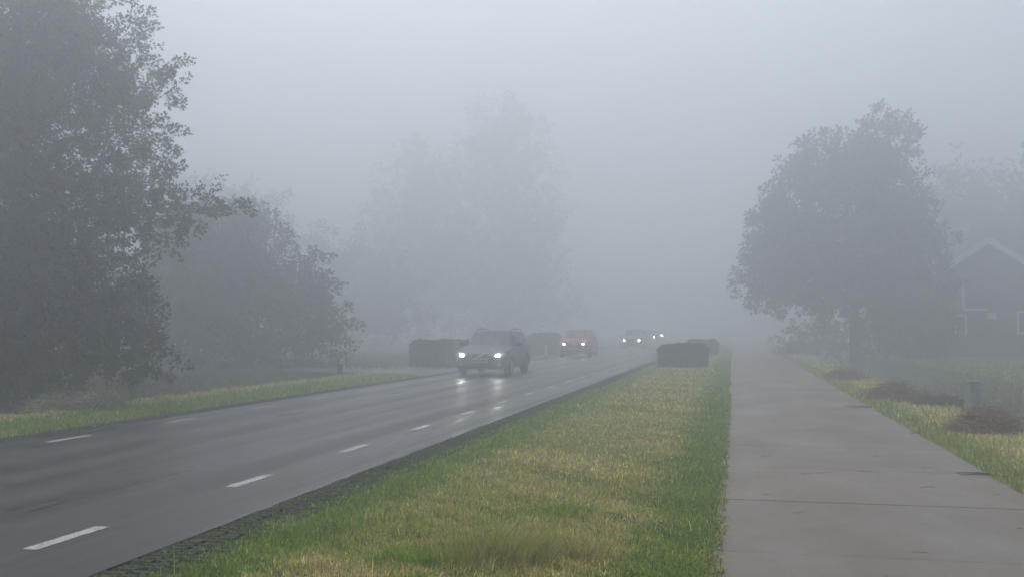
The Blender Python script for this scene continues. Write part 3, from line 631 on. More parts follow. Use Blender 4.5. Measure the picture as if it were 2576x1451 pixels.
# ------------------------------------------------------------------ heaps of cut reed and grass, twigs
M_reed = tinted('cut_reed', 0.8, 0.1)
def heap(name, c, sx, sy, hz, n, pal, label, ln=.45, wd=.012, seed=0, ang=None):
    r_ = np.random.default_rng(seed); z0 = gz(c[0], c[1]); A = Acc()
    for q in range(n):
        a = r_.uniform(0, 2 * math.pi); rr_ = r_.random() ** .55; px, py = math.cos(a) * rr_ * sx, math.sin(a) * rr_ * sy
        top = hz * (1 - rr_ ** 2) * (1 + .3 * math.sin(px * 5 + seed)); pz = top * r_.random() ** .4
        d = np.array([r_.normal(0, 1) + (px / sx) * .4, r_.normal(0, .8), r_.normal(.16, .42)]); d /= np.linalg.norm(d)
        l = ln * r_.lognormal(0, .4); b = r_.normal(0, .14 * l, 3); t = np.linspace(-.5, .5, 5)[:, None]
        P = np.array([px, py, pz]) + d * t * l + b * (1 - 4 * t ** 2); P[:, 2] = np.maximum(P[:, 2], -.02)
        w2 = wd * r_.uniform(.5, 1.3); col = np.array(pal[r_.integers(len(pal))]) * r_.lognormal(0, .25)
        V, Qq = tube_np(P, w2 * np.array([.5, .6, .55, .4, .15]), 3); A.add(V, Qq, col)
    o = link(name, A.mesh(name), M_reed, None, (c[0], c[1], z0)); tag(o, label, 'plant heap', 'heaps of cut vegetation on the verges'); return o
BR = [(.50, .36, .26), (0.38, 0.15, 0.115), (0.46, 0.22, 0.16), (0.24, 0.10, 0.075), (0.11, 0.07, 0.05), (.40, .26, .19)]
YG = [(0.50, 0.43, 0.22), (0.27, 0.30, 0.13), (0.55, 0.42, 0.25), (0.15, 0.18, 0.08), (.33, .22, .15), (.70, .64, .42)]
DB = [(0.15, 0.115, 0.085), (0.22, 0.155, 0.12), (.09, .09, .06)]
heap('reed_heap', (3.52, 15.95), .50, .5, .27, 2200, BR, 'reddish heap of cut reeds at the right edge of the view, nearest to the camera', .28, .0055, 1)
heap('reed_heap', (3.36, 22.9), .62, 1.1, .27, 2000, BR + DB, 'brownish heap of cut reeds on the right verge, second of the row', .34, .0075, 2)
heap('reed_heap', (3.92, 21.2), .42, .5, .17, 700, DB, 'low dark spread of cut stems on the ditch side of the right verge', .38, .008, 5)
heap('reed_heap', (3.28, 31.8), .62, 1.3, .25, 1200, BR + DB, 'farthest hazy brown heap of cut reeds on the right verge', .4, .010, 3)
heap('cuttings_heap', (-12.25, 16.5), .42, .4, .24, 1500, YG, 'straw coloured low part of the cut weed heap on the far verge', .36, .007, 4)
heap('cuttings_heap', (-11.72, 17.0), .42, .4, .40, 2200, YG[1:], 'tangled green grey heap of cut weeds on the far verge with looping stems', .34, .006, 6)
heap('cuttings_heap', (-12.95, 16.1), .45, .3, .09, 300, [(.11, .07, .055), (.15, .10, .075)], 'flat reddish brown cut stems at the left edge of the frame', .5, .011, 7)
for P, r0, lb in (([(-11.95, 17.0, .22), (-11.85, 16.9, .36), (-11.65, 16.85, .41), (-11.42, 16.85, .37), (-11.5, 16.85, .24), (-11.6, 16.8, .10)], .008, 'pale dry stem looping high over the right end of the far verge heap'), ([(-12.5, 16.3, .06), (-12.3, 16.25, .2), (-12.1, 16.25, .22), (-11.95, 16.3, .10)], .008, 'pale dry stem arching low over the left part of the far verge heap'), ([(-12.2, 16.9, .2), (-12.0, 16.8, .34), (-11.88, 16.8, .36), (-11.86, 16.75, .15), (-11.95, 16.7, .02)], .007, 'pale dry stem bent down the middle of the far verge heap')):
    A = Acc(); A.add(*tube_np(P, [r0] * len(P), 4), (.36, .33, .24))
    o = link('looping_stem', A.mesh('looping_stem', True), M_reed); tag(o, lb, 'plant stem')

def twig(x, y, l, a, z=.010, r0=.0035, side=2, rs=0):
    r_ = np.random.default_rng(rs); A = Acc(); n = 6; t = np.linspace(-.5, .5, n)
    P = np.stack([t * l, .08 * l * np.sin(t * 5), 0 * t + .004 + .01 * r_.random(n)], -1)
    A.add(*tube_np(P, r0 * np.linspace(1, .4, n), 4), (.035, .028, .022))
    for q in range(side):
        s = P[r_.integers(1, n - 1)]; e = s + np.array([l * .22, r_.choice([-1, 1]) * l * .14, .004]); A.add(*tube_np([s, (s + e) / 2 + .002, e], [r0 * .6, r0 * .5, r0 * .2], 3), (.03, .025, .02))
    me = A.mesh('twig'); o = link('fallen_twig', me, M_reed, None, (x, y, z)); o.rotation_euler = (0, 0, a); return o
TW = [(0.89, 11.06, .16), (1.36, 11.22, .20), (2.0, 11.68, .13), (1.78, 10.26, .15), (1.2, 7.25, .11), (2.07, 8.27, .05), (.72, 10.94, .12), (0.35, 12.3, .10), (1.35, 9.0, .06), (2.3, 9.9, .07), (.5, 8.6, .08), (1.75, 14.1, .11), (.9, 6.5, .06), (1.95, 7.0, .05), (1.62, 12.6, .09), (.62, 17.2, .12), (1.1, 19.5, .14), (.28, 9.5, .07)]
for k, (x, y, l) in enumerate(TW):
    o = twig(x, y, l, R(-8) + rng.normal(0, .35), r0=.0012 + .007 * l, rs=k); tag(o, 'short dark twig lying on the concrete path', 'twig', 'twigs scattered on the path')
def fan(x, y, ang, label, n=9, l=.34, rs=0):
    r_ = np.random.default_rng(rs); A = Acc()
    for q in range(n):
        a = ang + r_.normal(0, .30); P = [(0, r_.normal(0, .01), .004), (math.cos(a) * l * .5, math.sin(a) * l * .5, .02 * r_.random() + .006), (math.cos(a) * l, math.sin(a) * l * 1.1, .006)]
        A.add(*tube_np(P, [.0035, .003, .0012], 3), (.11, .09, .07))
    o = link('stem_fan', A.mesh('stem_fan'), M_reed, None, (x, y, .008)); tag(o, label, 'plant stem', 'dark stems reaching from the right verge onto the path')
fan(2.66, 11.3, math.pi + .05, 'dark flattened fan of stems on the right path edge, nearest of these', 7, .42, 1)
fan(2.70, 15.6, math.pi + .3, 'small dark stems sticking onto the path before the nearest reed heap', 7, .25, 2)
fan(2.66, 20.6, math.pi + .05, 'dark stems spread onto the path beside the second reed heap', 11, .60, 3)

# tussock of long grass in the median
def tuft(c, n, hgt, sp, pal, label, rs=0, wd=.005, dirb=(0, 0)):
    r_ = np.random.default_rng(rs); x = r_.normal(0, sp[0], n); y = r_.normal(0, sp[1], n); h = hgt * r_.lognormal(0, .3, n)
    a = np.arctan2(y, x) + r_.normal(0, .7, n); ln = .5 + .5 * r_.random(n); dx = np.cos(a) * ln * .7 + dirb[0]; dy = np.sin(a) * ln * .7 + dirb[1]; b = r_.uniform(0, math.pi, n); w2 = wd * r_.uniform(.6, 1.3, n)
    sx, sy = np.cos(b) * w2 / 2, np.sin(b) * w2 / 2; V = np.empty((n, 7, 3))
    for k, (f, wz, zz) in enumerate(((0, 1, 0), (.22, .9, .55), (.62, .6, .85))):
        V[:, 2 * k] = np.stack([x + dx * h * f - sx * wz, y + dy * h * f - sy * wz, h * zz], -1); V[:, 2 * k + 1] = np.stack([x + dx * h * f + sx * wz, y + dy * h * f + sy * wz, h * zz], -1)
    V[:, 6] = np.stack([x + dx * h * 1.05, y + dy * h * 1.05, h * .88], -1)
    i = np.arange(n) * 7; Qd = np.concatenate([np.stack([i, i + 1, i + 3, i + 2], -1), np.stack([i + 2, i + 3, i + 5, i + 4], -1)]); T = np.stack([i + 4, i + 5, i + 6], -1)
    C = np.repeat(np.array(pal)[r_.integers(0, len(pal), n)] * r_.lognormal(0, .2, (n, 1)), 7, 0)
    o = link('grass_tussock', npmesh('grass_tussock', V.reshape(-1, 3), [Qd, T], C), M_grass, None, (c[0], c[1], gz(*c))); tag(o, label, 'grass tuft', 'longer grass tufts in the median'); return o
tuft((-1.55, 6.6), 4200, .135, (.17, .15), [OLIVE * 1.05, RUST * .9, LIME * .8, GREEN * 1.1, OLIVE * .85, STRAW * .7], 'large brownish green tussock of long grass at the bottom centre of the view', 1, .0045, (.2, .1))
tuft((-1.05, 6.75), 1500, .085, (.12, .10), [OLIVE, RUST, STRAW * .8, GREEN], 'smaller brown tuft just right of the large tussock', 2, .0045)
tuft((-1.38, 8.35), 1200, .075, (.14, .12), [GREEN * 1.5, LIME * 1.1, np.array([.16, .2, .1])], 'pale green flattened tuft in the middle of the grass strip', 3, .005)
tuft((-2.05, 6.4), 1200, .08, (.14, .08), [GREEN, LIME, GREEN * 1.4], 'bright green tuft at the lower edge left of the large tussock', 4, .005)

# ------------------------------------------------------------------ house
M_brick = mat('brown_brick', (0.14, 0.10, 0.08), 0.9)
br = N(M_brick, 'ShaderNodeTexBrick'); br.inputs['Scale'].default_value = 5.0; br.inputs['Color1'].default_value = (.10, .065, .05, 1); br.inputs['Color2'].default_value = (.14, .09, .07, 1); br.inputs['Mortar'].default_value = (.2, .19, .17, 1)
bc = N(M_brick, 'ShaderNodeTexCoord'); bmm = N(M_brick, 'ShaderNodeMapping'); bmm.inputs['Rotation'].default_value = (R(90), 0, 0); L(M_brick, bc.outputs['Object'], bmm.inputs[0]); L(M_brick, bmm.outputs[0], br.inputs['Vector']); L(M_brick, br.outputs[0], bsdf(M_brick).inputs['Base Color'])
M_tile = mat('roof_tiles', (0.07, 0.055, 0.05), 0.8); wv = N(M_tile, 'ShaderNodeTexWave'); wv.inputs['Scale'].default_value = 3.2; L(M_tile, bc_ if False else coords(M_tile), wv.inputs[0]); bump(M_tile, wv.outputs['Fac'], .8, .05)
M_trim = mat('white_trim', (0.66, 0.66, 0.65), 0.5); qt = noise(M_trim, coords(M_trim), 6); L(M_trim, ramp(M_trim, qt, [(.3, (.72, .72, .71)), (.7, (.82, .82, .81))]), bsdf(M_trim).inputs['Base Color'])
M_glass = mat('window_glass', (0.03, 0.035, 0.04), 0.06, spec=0.8)
HX, HY = 14.42, 63.3; zg = gz(HX, HY); house = empty('brick_house', (HX, HY, zg)); tag(house, 'dark brick gabled house with white barge boards, half hidden by the round tree', 'house')
hw, he, hr, hd = 4.9, 3.52, 6.55 - zg, 9.5
def wall_with_holes(holes):
    bm = bmesh.new(); xs_ = sorted({-hw, hw, *[a for h in holes for a in (h[0], h[1])]}); zs_ = sorted({-.2, he, *[a for h in holes for a in (h[2], h[3])]})
    for a, b in zip(xs_, xs_[1:]):
        for c, d in zip(zs_, zs_[1:]):
            if any(a >= h[0] - 1e-4 and b <= h[1] + 1e-4 and c >= h[2] - 1e-4 and d <= h[3] + 1e-4 for h in holes): continue
            vs = [bm.verts.new(p) for p in ((a, 0, c), (b, 0, c), (b, 0, d), (a, 0, d))]; bm.faces.new(vs)
    vs = [bm.verts.new(p) for p in ((-hw, 0, he), (hw, 0, he), (0, 0, hr))]; bm.faces.new(vs)
    bmesh.ops.remove_doubles(bm, verts=bm.verts, dist=1e-4)
    r = bmesh.ops.extrude_face_region(bm, geom=bm.faces[:]); bmesh.ops.translate(bm, verts=[v for v in r['geom'] if isinstance(v, bmesh.types.BMVert)], vec=(0, .28, 0))
    for a in (-hw + .14, hw - .14): add_box(bm, (a, hd / 2 + .13, he / 2 - .1), (.28, hd - .3, he + .18))
    add_box(bm, (0, hd, he / 2 - .1), (2 * hw - .6, .28, he + .18))
    return bm
wins = [(-2.47, -1.19, 1.30 - zg, 2.38 - zg), (1.50, 2.82, 1.30 - zg, 2.57 - zg)]
link('wall', bm_mesh('wall', wall_with_holes(wins)), M_brick, house)
bm = bmesh.new()
for s in (-1, 1):
    a0 = math.atan2(hr - he, hw); ln = math.hypot(hw, hr - he) + .45
    add_box(bm, (s * (hw + .35) / 2, hd / 2, (he + hr) / 2 + .0), (ln, hd + .5, .12), Matrix.Rotation(s * a0, 3, 'Y'))
rf = link('roof', bm_mesh('roof', bm), M_tile, house)
bm = bmesh.new()
for s in (-1, 1): add_box(bm, (s * (hw + .35) / 2, -.30, (he + hr) / 2 - .02), (ln + .02, .04, .34), Matrix.Rotation(s * a0, 3, 'Y'))
link('barge_board', bm_mesh('barge_board', bm), M_trim, rf)
for (a, b, c, d) in wins:
    bm = bmesh.new(); t = .10
    add_box(bm, ((a + b) / 2, .06, c + t / 2), (b - a, .08, t)); add_box(bm, ((a + b) / 2, .06, d - t / 2), (b - a, .08, t))
    for xx in (a + t / 2, (a + b) / 2, b - t / 2): add_box(bm, (xx, .06, (c + d) / 2), (t, .078, d - c - 2 * t))
    wf = link('window', bm_mesh('window', bm), M_trim, house)
    bm = bmesh.new(); add_box(bm, ((a + b) / 2, .075, (c + d) / 2), (b - a - .02, .02, d - c - .02)); link('pane', bm_mesh('pane', bm), M_glass, wf)
    bm = bmesh.new(); add_box(bm, ((a + b) / 2, -.03, c - .03), (b - a + .12, .14, .05)); link('sill', bm_mesh('sill', bm), M_trim, wf)
bm = bmesh.new(); add_box(bm, (-1.37, -.045, 3.58 - zg), (.10, .06, 1.79)); add_box(bm, (-.71, -.045, 2.68 - zg), (1.30, .055, .10)); link('drain_pipe', bm_mesh('drain_pipe', bm), M_trim, house)
bm = bmesh.new(); add_box(bm, (.14, -.09, 2.3 - zg), (.47, .18, .38), bev=.03); link('wall_box', bm_mesh('wall_box', bm), M_wht, house)
# garden lamp half lost in the fog by the tree
gl = empty('garden_lamp', (9.9, 62.0, gz(9.9, 62.0))); tag(gl, 'pale garden lamp post with round head, barely visible under the tree left of the house', 'lamp post')
bm = bmesh.new(); bmesh.ops.create_cone(bm, segments=12, radius1=.05, radius2=.04, depth=1.75, cap_ends=True, matrix=Matrix.Translation((0, 0, .9))); link('pole', bm_mesh('pole', bm, True), M_grey, gl)
bm = bmesh.new(); bmesh.ops.create_uvsphere(bm, u_segments=16, v_segments=10, radius=.17, matrix=Matrix.Translation((0, 0, 1.92))); link('lamp_shade', bm_mesh('lamp_shade', bm, True), M_wht, gl)

# ------------------------------------------------------------------ cars
def paint(name, c, rough=.36):
    m = mat(name, c, rough, metal=0, coat=.15, spec=.3); q = noise(m, coords(m), 9, 5, .7)
    L(m, mrange(m, q, .3, .7, rough * .8, rough * 1.7), bsdf(m).inputs['Roughness'])
    q2 = noise(m, coords(m, (1, 1, .5)), 3, 5); lo = tuple(x * .82 for x in c); L(m, ramp(m, q2, [(.3, lo), (.7, c)]), bsdf(m).inputs['Base Color']); return m
M_tyre = mat('tyre_rubber', (0.02, 0.02, 0.02), .8); M_rim = mat('alloy_rim', (.35, .35, .36), .35, metal=.8); M_blkp = mat('black_plastic', (.022, .022, .024), .55)
M_chr = mat('chrome', (.86, .86, .87), .3, metal=.35); M_lamp = mat('lamp_housing', (.62, .64, .66), .15, spec=.9, metal=.3); M_amb = mat('indicator_lens', (.55, .25, .12), .2)
M_int = mat('cabin_fabric', (.05, .05, .05), .9); M_plate = mat('plate_yellow', (.62, .33, .03), .45)
for mm, s_ in ((M_tyre, 30), (M_blkp, 12), (M_int, 25)):
    q = noise(mm, coords(mm), s_, 3); L(mm, mrange(mm, q, .3, .7, .5, .9), bsdf(mm).inputs['Roughness'])
M_car_glass = bpy.data.materials.new('car_glass'); M_car_glass.use_nodes = True; m = M_car_glass
m.node_tree.nodes.remove(bsdf(m)); tr_ = N(m, 'ShaderNodeBsdfTransparent'); tr_.inputs[0].default_value = (.34, .38, .40, 1); gs = N(m, 'ShaderNodeBsdfGlossy'); gs.inputs[0].default_value = (.50, .56, .64, 1); gs.inputs['Roughness'].default_value = .04
fr = N(m, 'ShaderNodeLayerWeight'); fr.inputs[0].default_value = .5; fp = N(m, 'ShaderNodeMath', operation='POWER'); L(m, fr.outputs['Facing'], fp.inputs[0]); fp.inputs[1].default_value = 3.0; mx = N(m, 'ShaderNodeMixShader'); L(m, mrange(m, fp.outputs[0], 0, 1, .02, .5), mx.inputs[0]); L(m, tr_.outputs[0], mx.inputs[1]); L(m, gs.outputs[0], mx.inputs[2]); L(m, mx.outputs[0], m.node_tree.nodes['Material Output'].inputs['Surface'])
def lamp_mat(name, c, e): return mat(name, (.9, .9, .9), .3, emit=c, es=e)

def make_car(name, label, loc, p, paint_m, bulb_m, full=True, rz=0.0):
    """car facing -Y; local y = s - Lc/2 where s runs from the front bumper to the tail"""
    root = empty(name, loc, rz); tag(root, label, 'car', 'oncoming cars with headlights on')
    W, H, Lc = p['W'] / 2, p['H'], p['L']; wr = p['wheel_r']; sf, sr = p['axf'], p['axr']
    # stations: s, width factor, z_bottom, z_wide, z_belt, z_centre, cabin? (x at glass base, mid, top, roof edge), zs
    S = []
    def hood(s, wf, zb, zbelt, zc, zw=.55): S.append(('h', s, wf, zb, zw, zbelt, zc))
    def cab(s, wf, zb, zbelt, zroof, tb=.0, zw=.58, k=1.0): S.append(('c', s, wf, zb, zw, zbelt, zroof, k))
    for a in p['hood']: hood(*a)
    for a in p['cab']: cab(*a)
    def arch(s, zb):
        for c in (sf, sr):
            d = abs(s - c); ra = wr + .055
            if d < ra: return max(zb, wr * 1.0 + math.sqrt(max(0, ra * ra - d * d)) - .0)
        return zb
    # refine with wheel-arch stations
    def interp(s):
        for A, B in zip(S, S[1:]):
            if A[1] <= s <= B[1]:
                t = (s - A[1]) / max(1e-6, B[1] - A[1]); return A, B, t
        return S[-1], S[-1], 0
    def section(A):
        kind, s, wf, zb, zw, zbelt, zt = A[:7]; w_ = W * wf; P = [(0, zb + .02), (w_ * .72, zb), (w_ * .96, zb + .05), (w_ * .995, (zb + zw) / 2 + .02), (w_, zw), (w_ * .985, zbelt - .09), (w_ * .945, zbelt)]
        if kind == 'h': P += [(w_ * .90, zbelt + (zt - zbelt) * .35), (w_ * .84, zbelt + (zt - zbelt) * .55), (w_ * .77, zbelt + (zt - zbelt) * .72), (w_ * .70, zbelt + (zt - zbelt) * .82), (w_ * .40, zbelt + (zt - zbelt) * .96), (0, zt)]
        else:
            k = A[7]; P += [(W * .915 * k, zbelt + .015), (W * .835 * k, zbelt + (zt - zbelt) * .50), (W * .735 * k, zbelt + (zt - zbelt) * .86), (W * .665 * k, zbelt + (zt - zbelt) * .94), (W * .38 * k, zt - .008), (0, zt)]
        return np.array(P)
    ss = sorted({round(a[1], 4) for a in S} | {round(c + d, 4) for c in (sf, sr) for d in (-.37, -.35, -.29, -.2, -.1, 0, .1, .2, .29, .35, .37)})
    secs = []
    for s in ss:
        A, B, t = interp(s); P = section(A) * (1 - t) + section(B) * t
        zb = P[1][1]; za = arch(s, zb)
        if za > zb:
            P[1] = (W * .60, min(za, P[4][1] + .12)); P[2] = (P[2][0], za); P[0][1] = max(P[0][1], .24)
            if P[3][1] < za + .01: P[3][1] = za + .015
            if P[4][1] < P[3][1] + .01: P[4][1] = P[3][1] + .02
        secs.append(P)
    nj = 13; bm = bmesh.new(); gm = {}
    def full_ring(P, s):  # from left bottom over the top to right bottom, closed underneath
        y = s - Lc / 2; right = [(x, y, z) for x, z in P]; left = [(-x, y, z) for x, z in P[1:-1]]
        return right + left[::-1]
    rings = [full_ring(P, s) for P, s in zip(secs, ss)]; nr = len(rings[0])
    VV = [[bm.verts.new(p_) for p_ in r_] for r_ in rings]
    cowl, head = p['cowl'], p['header']; t0, t1 = p['tail']
    for a in range(len(ss) - 1):
        sm = (ss[a] + ss[a + 1]) / 2
        for b in range(nr):
            c = (b + 1) % nr; jj = min(b, nr - b - 1) if b >= nj - 1 else b
            jb = b if b < nj - 1 else nr - 1 - b   # symmetric band index: band between j=jb and jb+1
            P4 = [rings[a][b], rings[a][c], rings[a + 1][c], rings[a + 1][b]]
            tgt = None
            if cowl <= sm <= head and jb >= 9: tgt = 'windscreen' if jb >= 10 else None
            elif any(x0 <= sm <= x1 for x0, x1 in p['side']) and jb in (7, 8): tgt = ('side_window', 1 if b < nj - 1 else -1, [k_ for k_, (x0, x1) in enumerate(p['side']) if x0 <= sm <= x1][0])
            elif t0 <= sm <= t1 and jb >= 9: tgt = 'rear_window'
            if tgt:
                g2 = gm.setdefault(tgt, None) or gm.__setitem__(tgt, bmesh.new()) or gm[tgt]; g2.faces.new([g2.verts.new(q) for q in P4])
            else: bm.faces.new([VV[a][b], VV[a][c], VV[a + 1][c], VV[a + 1][b]])
    for r_, flip in ((VV[0], True), (VV[-1], False)):
        # cap: symmetric strips
        for j in range(1, nj - 1):
            l = nr - j; q = [r_[j], r_[j + 1], r_[(nr - j - 1) % nr], r_[(nr - j) % nr]]
            try: bm.faces.new(list(dict.fromkeys(q)))
            except Exception: pass
        try: bm.faces.new([r_[0], r_[1], r_[nr - 1]])
        except Exception: pass
    bmesh.ops.recalc_face_normals(bm, faces=bm.faces); bvh = BVHTree.FromBMesh(bm)
    body = link('body', bm_mesh('body', bm), paint_m, root); sharp(body, 38)
    for nme, g2 in gm.items():
        nme = nme if isinstance(nme, str) else nme[0]
        if len(g2.faces):
            bmesh.ops.remove_doubles(g2, verts=g2.verts, dist=1e-4); me_ = bm_mesh(nme, g2); cc_ = Vector((0, .3, .75))
            if sum((q.center - cc_).dot(q.normal) for q in me_.polygons) < 0: me_.flip_normals()
            o = link(nme, me_, M_car_glass, root); sharp(o, 30)
        else: g2.free()
    # pieces laid on the front: polygon in (x,z) projected backwards onto the body
    def front_y(x, z):
        h_ = bvh.ray_cast(Vector((x, -Lc, z)), Vector((0, 1, 0))); return h_[0].y if h_[0] is not None else -Lc / 2
    def decal(nme, poly, m, off=.012, par=root, n=10):
        xs0 = [q[0] for q in poly]; zs0 = [q[1] for q in poly]; cx_, cz_ = sum(xs0) / len(poly), sum(zs0) / len(poly); bm = bmesh.new(); ringsd = []
        dense = []
        for (x0, z0_), (x1, z1) in zip(poly, poly[1:] + poly[:1]):
            for t in range(3): dense.append((x0 + (x1 - x0) * t / 3, z0_ + (z1 - z0_) * t / 3))
        for f in (1.0, .66, .33):
            ringsd.append([bm.verts.new((cx_ + (x - cx_) * f, front_y(cx_ + (x - cx_) * f, cz_ + (z - cz_) * f) - (off if f < 1 else off * .6), cz_ + (z - cz_) * f)) for x, z in dense])
        back = [bm.verts.new((x, front_y(x, z) + .02, z)) for x, z in dense]; cv = bm.verts.new((cx_, front_y(cx_, cz_) - off, cz_)); k = len(dense)
        for q in range(k):
            r_ = (q + 1) % k; bm.faces.new((back[q], back[r_], ringsd[0][r_], ringsd[0][q]))
            for a, b in zip(ringsd, ringsd[1:]): bm.faces.new((a[q], a[r_], b[r_], b[q]))
            bm.faces.new((ringsd[-1][q], ringsd[-1][r_], cv))
        o = link(nme, bm_mesh(nme, bm), m, par); sharp(o, 50); return o
    def line(nme, pts_, r0, m, par, off=.018, closed=False):
        P = [(x, front_y(x, z) - off, z) for x, z in pts_]; 
        if closed: P.append(P[0])
        A = Acc(); A.add(*tube_np(P, [r0] * len(P), 5)); return link(nme, A.mesh(nme, True), m, par)
    for sgn in (-1, 1):
        hl = decal('headlight', [(sgn * a, b) for a, b in p['lamp']], M_lamp, .010)
        bx, bz, br_, bh = p['bulb']; q = [(sgn * bx + br_ * math.cos(t), bz + bh * math.sin(t)) for t in np.linspace(0, 2 * math.pi, 13)[:-1]]
        decal('reflector', q, bulb_m, .018, hl)
        # mirror
        bm = bmesh.new(); add_box(bm, (sgn * (W + .09), p['cowl'] + .42 - Lc / 2, p['mir_z']), (.19, .13, .135), bev=.045); add_box(bm, (sgn * (W - .01), p['cowl'] + .42 - Lc / 2, p['mir_z'] - .05), (.12, .05, .035)); link('mirror', bm_mesh('mirror', bm, True), M_blkp if p.get('blk') else paint_m, root)
    if p.get('indicator'):
        for sgn in (-1, 1): decal('indicator', [(sgn * a, b) for a, b in p['indicator']], M_amb, .012)
    gr = decal('grille', p['grille'], M_blkp, .006)
    if p.get('grille_frame'):
        line('grille_frame', p['grille'], .014, M_chr, gr, .014, True); line('grille_bar', p['bar'], .014, M_chr, gr, .022)
    ex, ez, er = p['emblem']; em = decal('emblem', [(ex + er * math.cos(t), ez + er * math.sin(t)) for t in np.linspace(0, 2 * math.pi, 15)[:-1]], M_chr if p.get('grille_frame') else M_blkp, .024, gr)
    if p.get('vw'):
        line('emblem_ring', [(ex + er * math.cos(t), ez + er * math.sin(t)) for t in np.linspace(0, 2 * math.pi, 19)[:-1]], .008, M_chr, em, .028, True)
        line('emblem_letter', [(ex - .035, ez + er * .9), (ex, ez + .015), (ex + .035, ez + er * .9)], .006, M_chr, em, .034)
        line('emblem_letter', [(ex - er * .85, ez + .035), (ex - .03, ez - er * .85), (ex, ez - .0), (ex + .03, ez - er * .85), (ex + er * .85, ez + .035)], .006, M_chr, em, .034)
    decal('lower_grille', p['lower'], M_blkp, .004)
    if p.get('fog'):
        for sgn in (-1, 1): decal('fog_lamp', [(sgn * (p['fog'][0] + .06 * math.cos(t)), p['fog'][1] + .035 * math.sin(t)) for t in np.linspace(0, 2 * math.pi, 11)[:-1]], M_lamp, .008)
    pz = p['plate_z']; yp = min(front_y(x, pz) for x in (-.25, 0, .25)) - .03
    bm = bmesh.new(); add_box(bm, (0, yp, pz), (.52, .012, .11), bev=.004); pl_ = link('number_plate', bm_mesh('number_plate', bm), M_plate, root)
    if p.get('plate'):
        cu = bpy.data.curves.new('plate_text', 'FONT'); cu.body = p['plate']; cu.size = .105; cu.align_x = 'CENTER'; cu.align_y = 'CENTER'; cu.extrude = .001; cu.offset = .0012
        to = bpy.data.objects.new('plate_text', cu); COL.objects.link(to); dg = bpy.context.evaluated_depsgraph_get(); me = bpy.data.meshes.new_from_object(to.evaluated_get(dg)); bpy.data.objects.remove(to)
        me.transform(Matrix.Translation((0, yp - .0085, pz)) @ Matrix.Rotation(R(90), 4, 'X')); me.materials.clear(); link('plate_text', me, M_blk, pl_)
    # wheels
    for s in (sf, sr):
        for sgn in (-1, 1):
            prof = [(-.105, wr - .115), (-.11, wr - .05), (-.095, wr - .012), (-.06, wr), (.06, wr), (.095, wr - .012), (.11, wr - .05), (.105, wr - .115)]
            A = Acc(); n = 28; a = np.arange(n) * 2 * math.pi / n; V = np.array([[(x_, r2 * math.cos(t), r2 * math.sin(t)) for t in a] for x_, r2 in prof]).reshape(-1, 3)
            i = np.arange(len(prof) - 1)[:, None] * n; j = np.arange(n)[None, :]; k = (j + 1) % n; A.add(V, np.stack([i + j, i + k, i + n + k, i + n + j], -1).reshape(-1, 4))
            we = empty('wheel', (sgn * (W - .125), s - Lc / 2, wr)); we.parent = root; link('tyre', A.mesh('tyre', True), M_tyre, we)
            bm = bmesh.new(); bmesh.ops.create_cone(bm, segments=24, radius1=wr - .115, radius2=wr - .115, depth=.17, cap_ends=True, matrix=Matrix.Rotation(R(90), 4, 'Y'))
            for q in range(7): add_box(bm, (sgn * .09, math.cos(q * 2 * math.pi / 7) * .10, math.sin(q * 2 * math.pi / 7) * .10), (.02, .16, .035), Matrix.Rotation(q * 2 * math.pi / 7, 3, 'X'))
            link('rim', bm_mesh('rim', bm), M_rim, we)
    # underside, cabin
    bm = bmesh.new(); add_box(bm, (0, .1, .30), (1.1, Lc - .9, .14)); link('underbody', bm_mesh('underbody', bm), M_blkp, root)
    bm = bmesh.new(); zbt = p['cab'][0][3]
    add_box(bm, (0, p['header'] - .35 - Lc / 2 + .15, zbt - .07), (W * 1.7, .35, .14), bev=.04)
    for sgn in (-1, 1):
        for k_, s in enumerate((p['header'] + .55, p['header'] + 1.45)):
            add_box(bm, (sgn * .37, s - Lc / 2, zbt - .12), (.48, .14, .62), Matrix.Rotation(R(-12), 3, 'X'), bev=.05); add_box(bm, (sgn * .37, s - Lc / 2 + .07, zbt + .27), (.25, .09, .17), bev=.04)
    add_box(bm, (0, p['header'] - .12 - Lc / 2 + .02, p['H'] - .16), (.24, .02, .06), bev=.01)
    link('cabin_interior', bm_mesh('cabin_interior', bm), M_int, root)
    # steering wheel and wipers
    A = Acc(); t = np.linspace(0, 2 * math.pi, 17); A.add(*tube_np([(.37 + .18 * math.cos(q), p['header'] + .02 - Lc / 2 - .06 * math.sin(q), zbt + .03 + .17 * math.sin(q)) for q in t], [.014] * 17, 5)); link('steering_wheel', A.mesh('steering_wheel', True), M_blkp, root)
    yc_ = p['cowl'] - Lc / 2; zc = p['hood'][-1][4]
    for x0, x1 in ((-.62, -.02), (.0, .60)):
        A = Acc(); A.add(*tube_np([(x0, yc_ + .02, zc - .005), ((x0 + x1) / 2, yc_ + .015, zc + .035), (x1, yc_ + .03, zc + .02)], [.009, .008, .006], 4)); link('wiper', A.mesh('wiper'), M_blkp, root)
    if p.get('rails'):
        for sgn in (-1, 1):
            y0 = p['header'] + .15 - Lc / 2; y1 = Lc / 2 - .55; xr_ = sgn * W * .66; zr = H
            P = [(xr_, y0 - .12, zr - .09), (xr_, y0, zr - .02), (xr_, y0 + .14, zr + .025), (xr_, (y0 + y1) / 2, zr + .035), (xr_, y1 - .12, zr + .02), (xr_, y1, zr - .05)]
            A = Acc(); A.add(*tube_np(P, [.018] * 6, 6)); A.add(*tube_np([(xr_, (y0 + y1) / 2, zr - .05), (xr_, (y0 + y1) / 2, zr + .035)], [.018, .018], 6)); link('roof_rail', A.mesh('roof_rail', True), M_blkp, root)
    return root

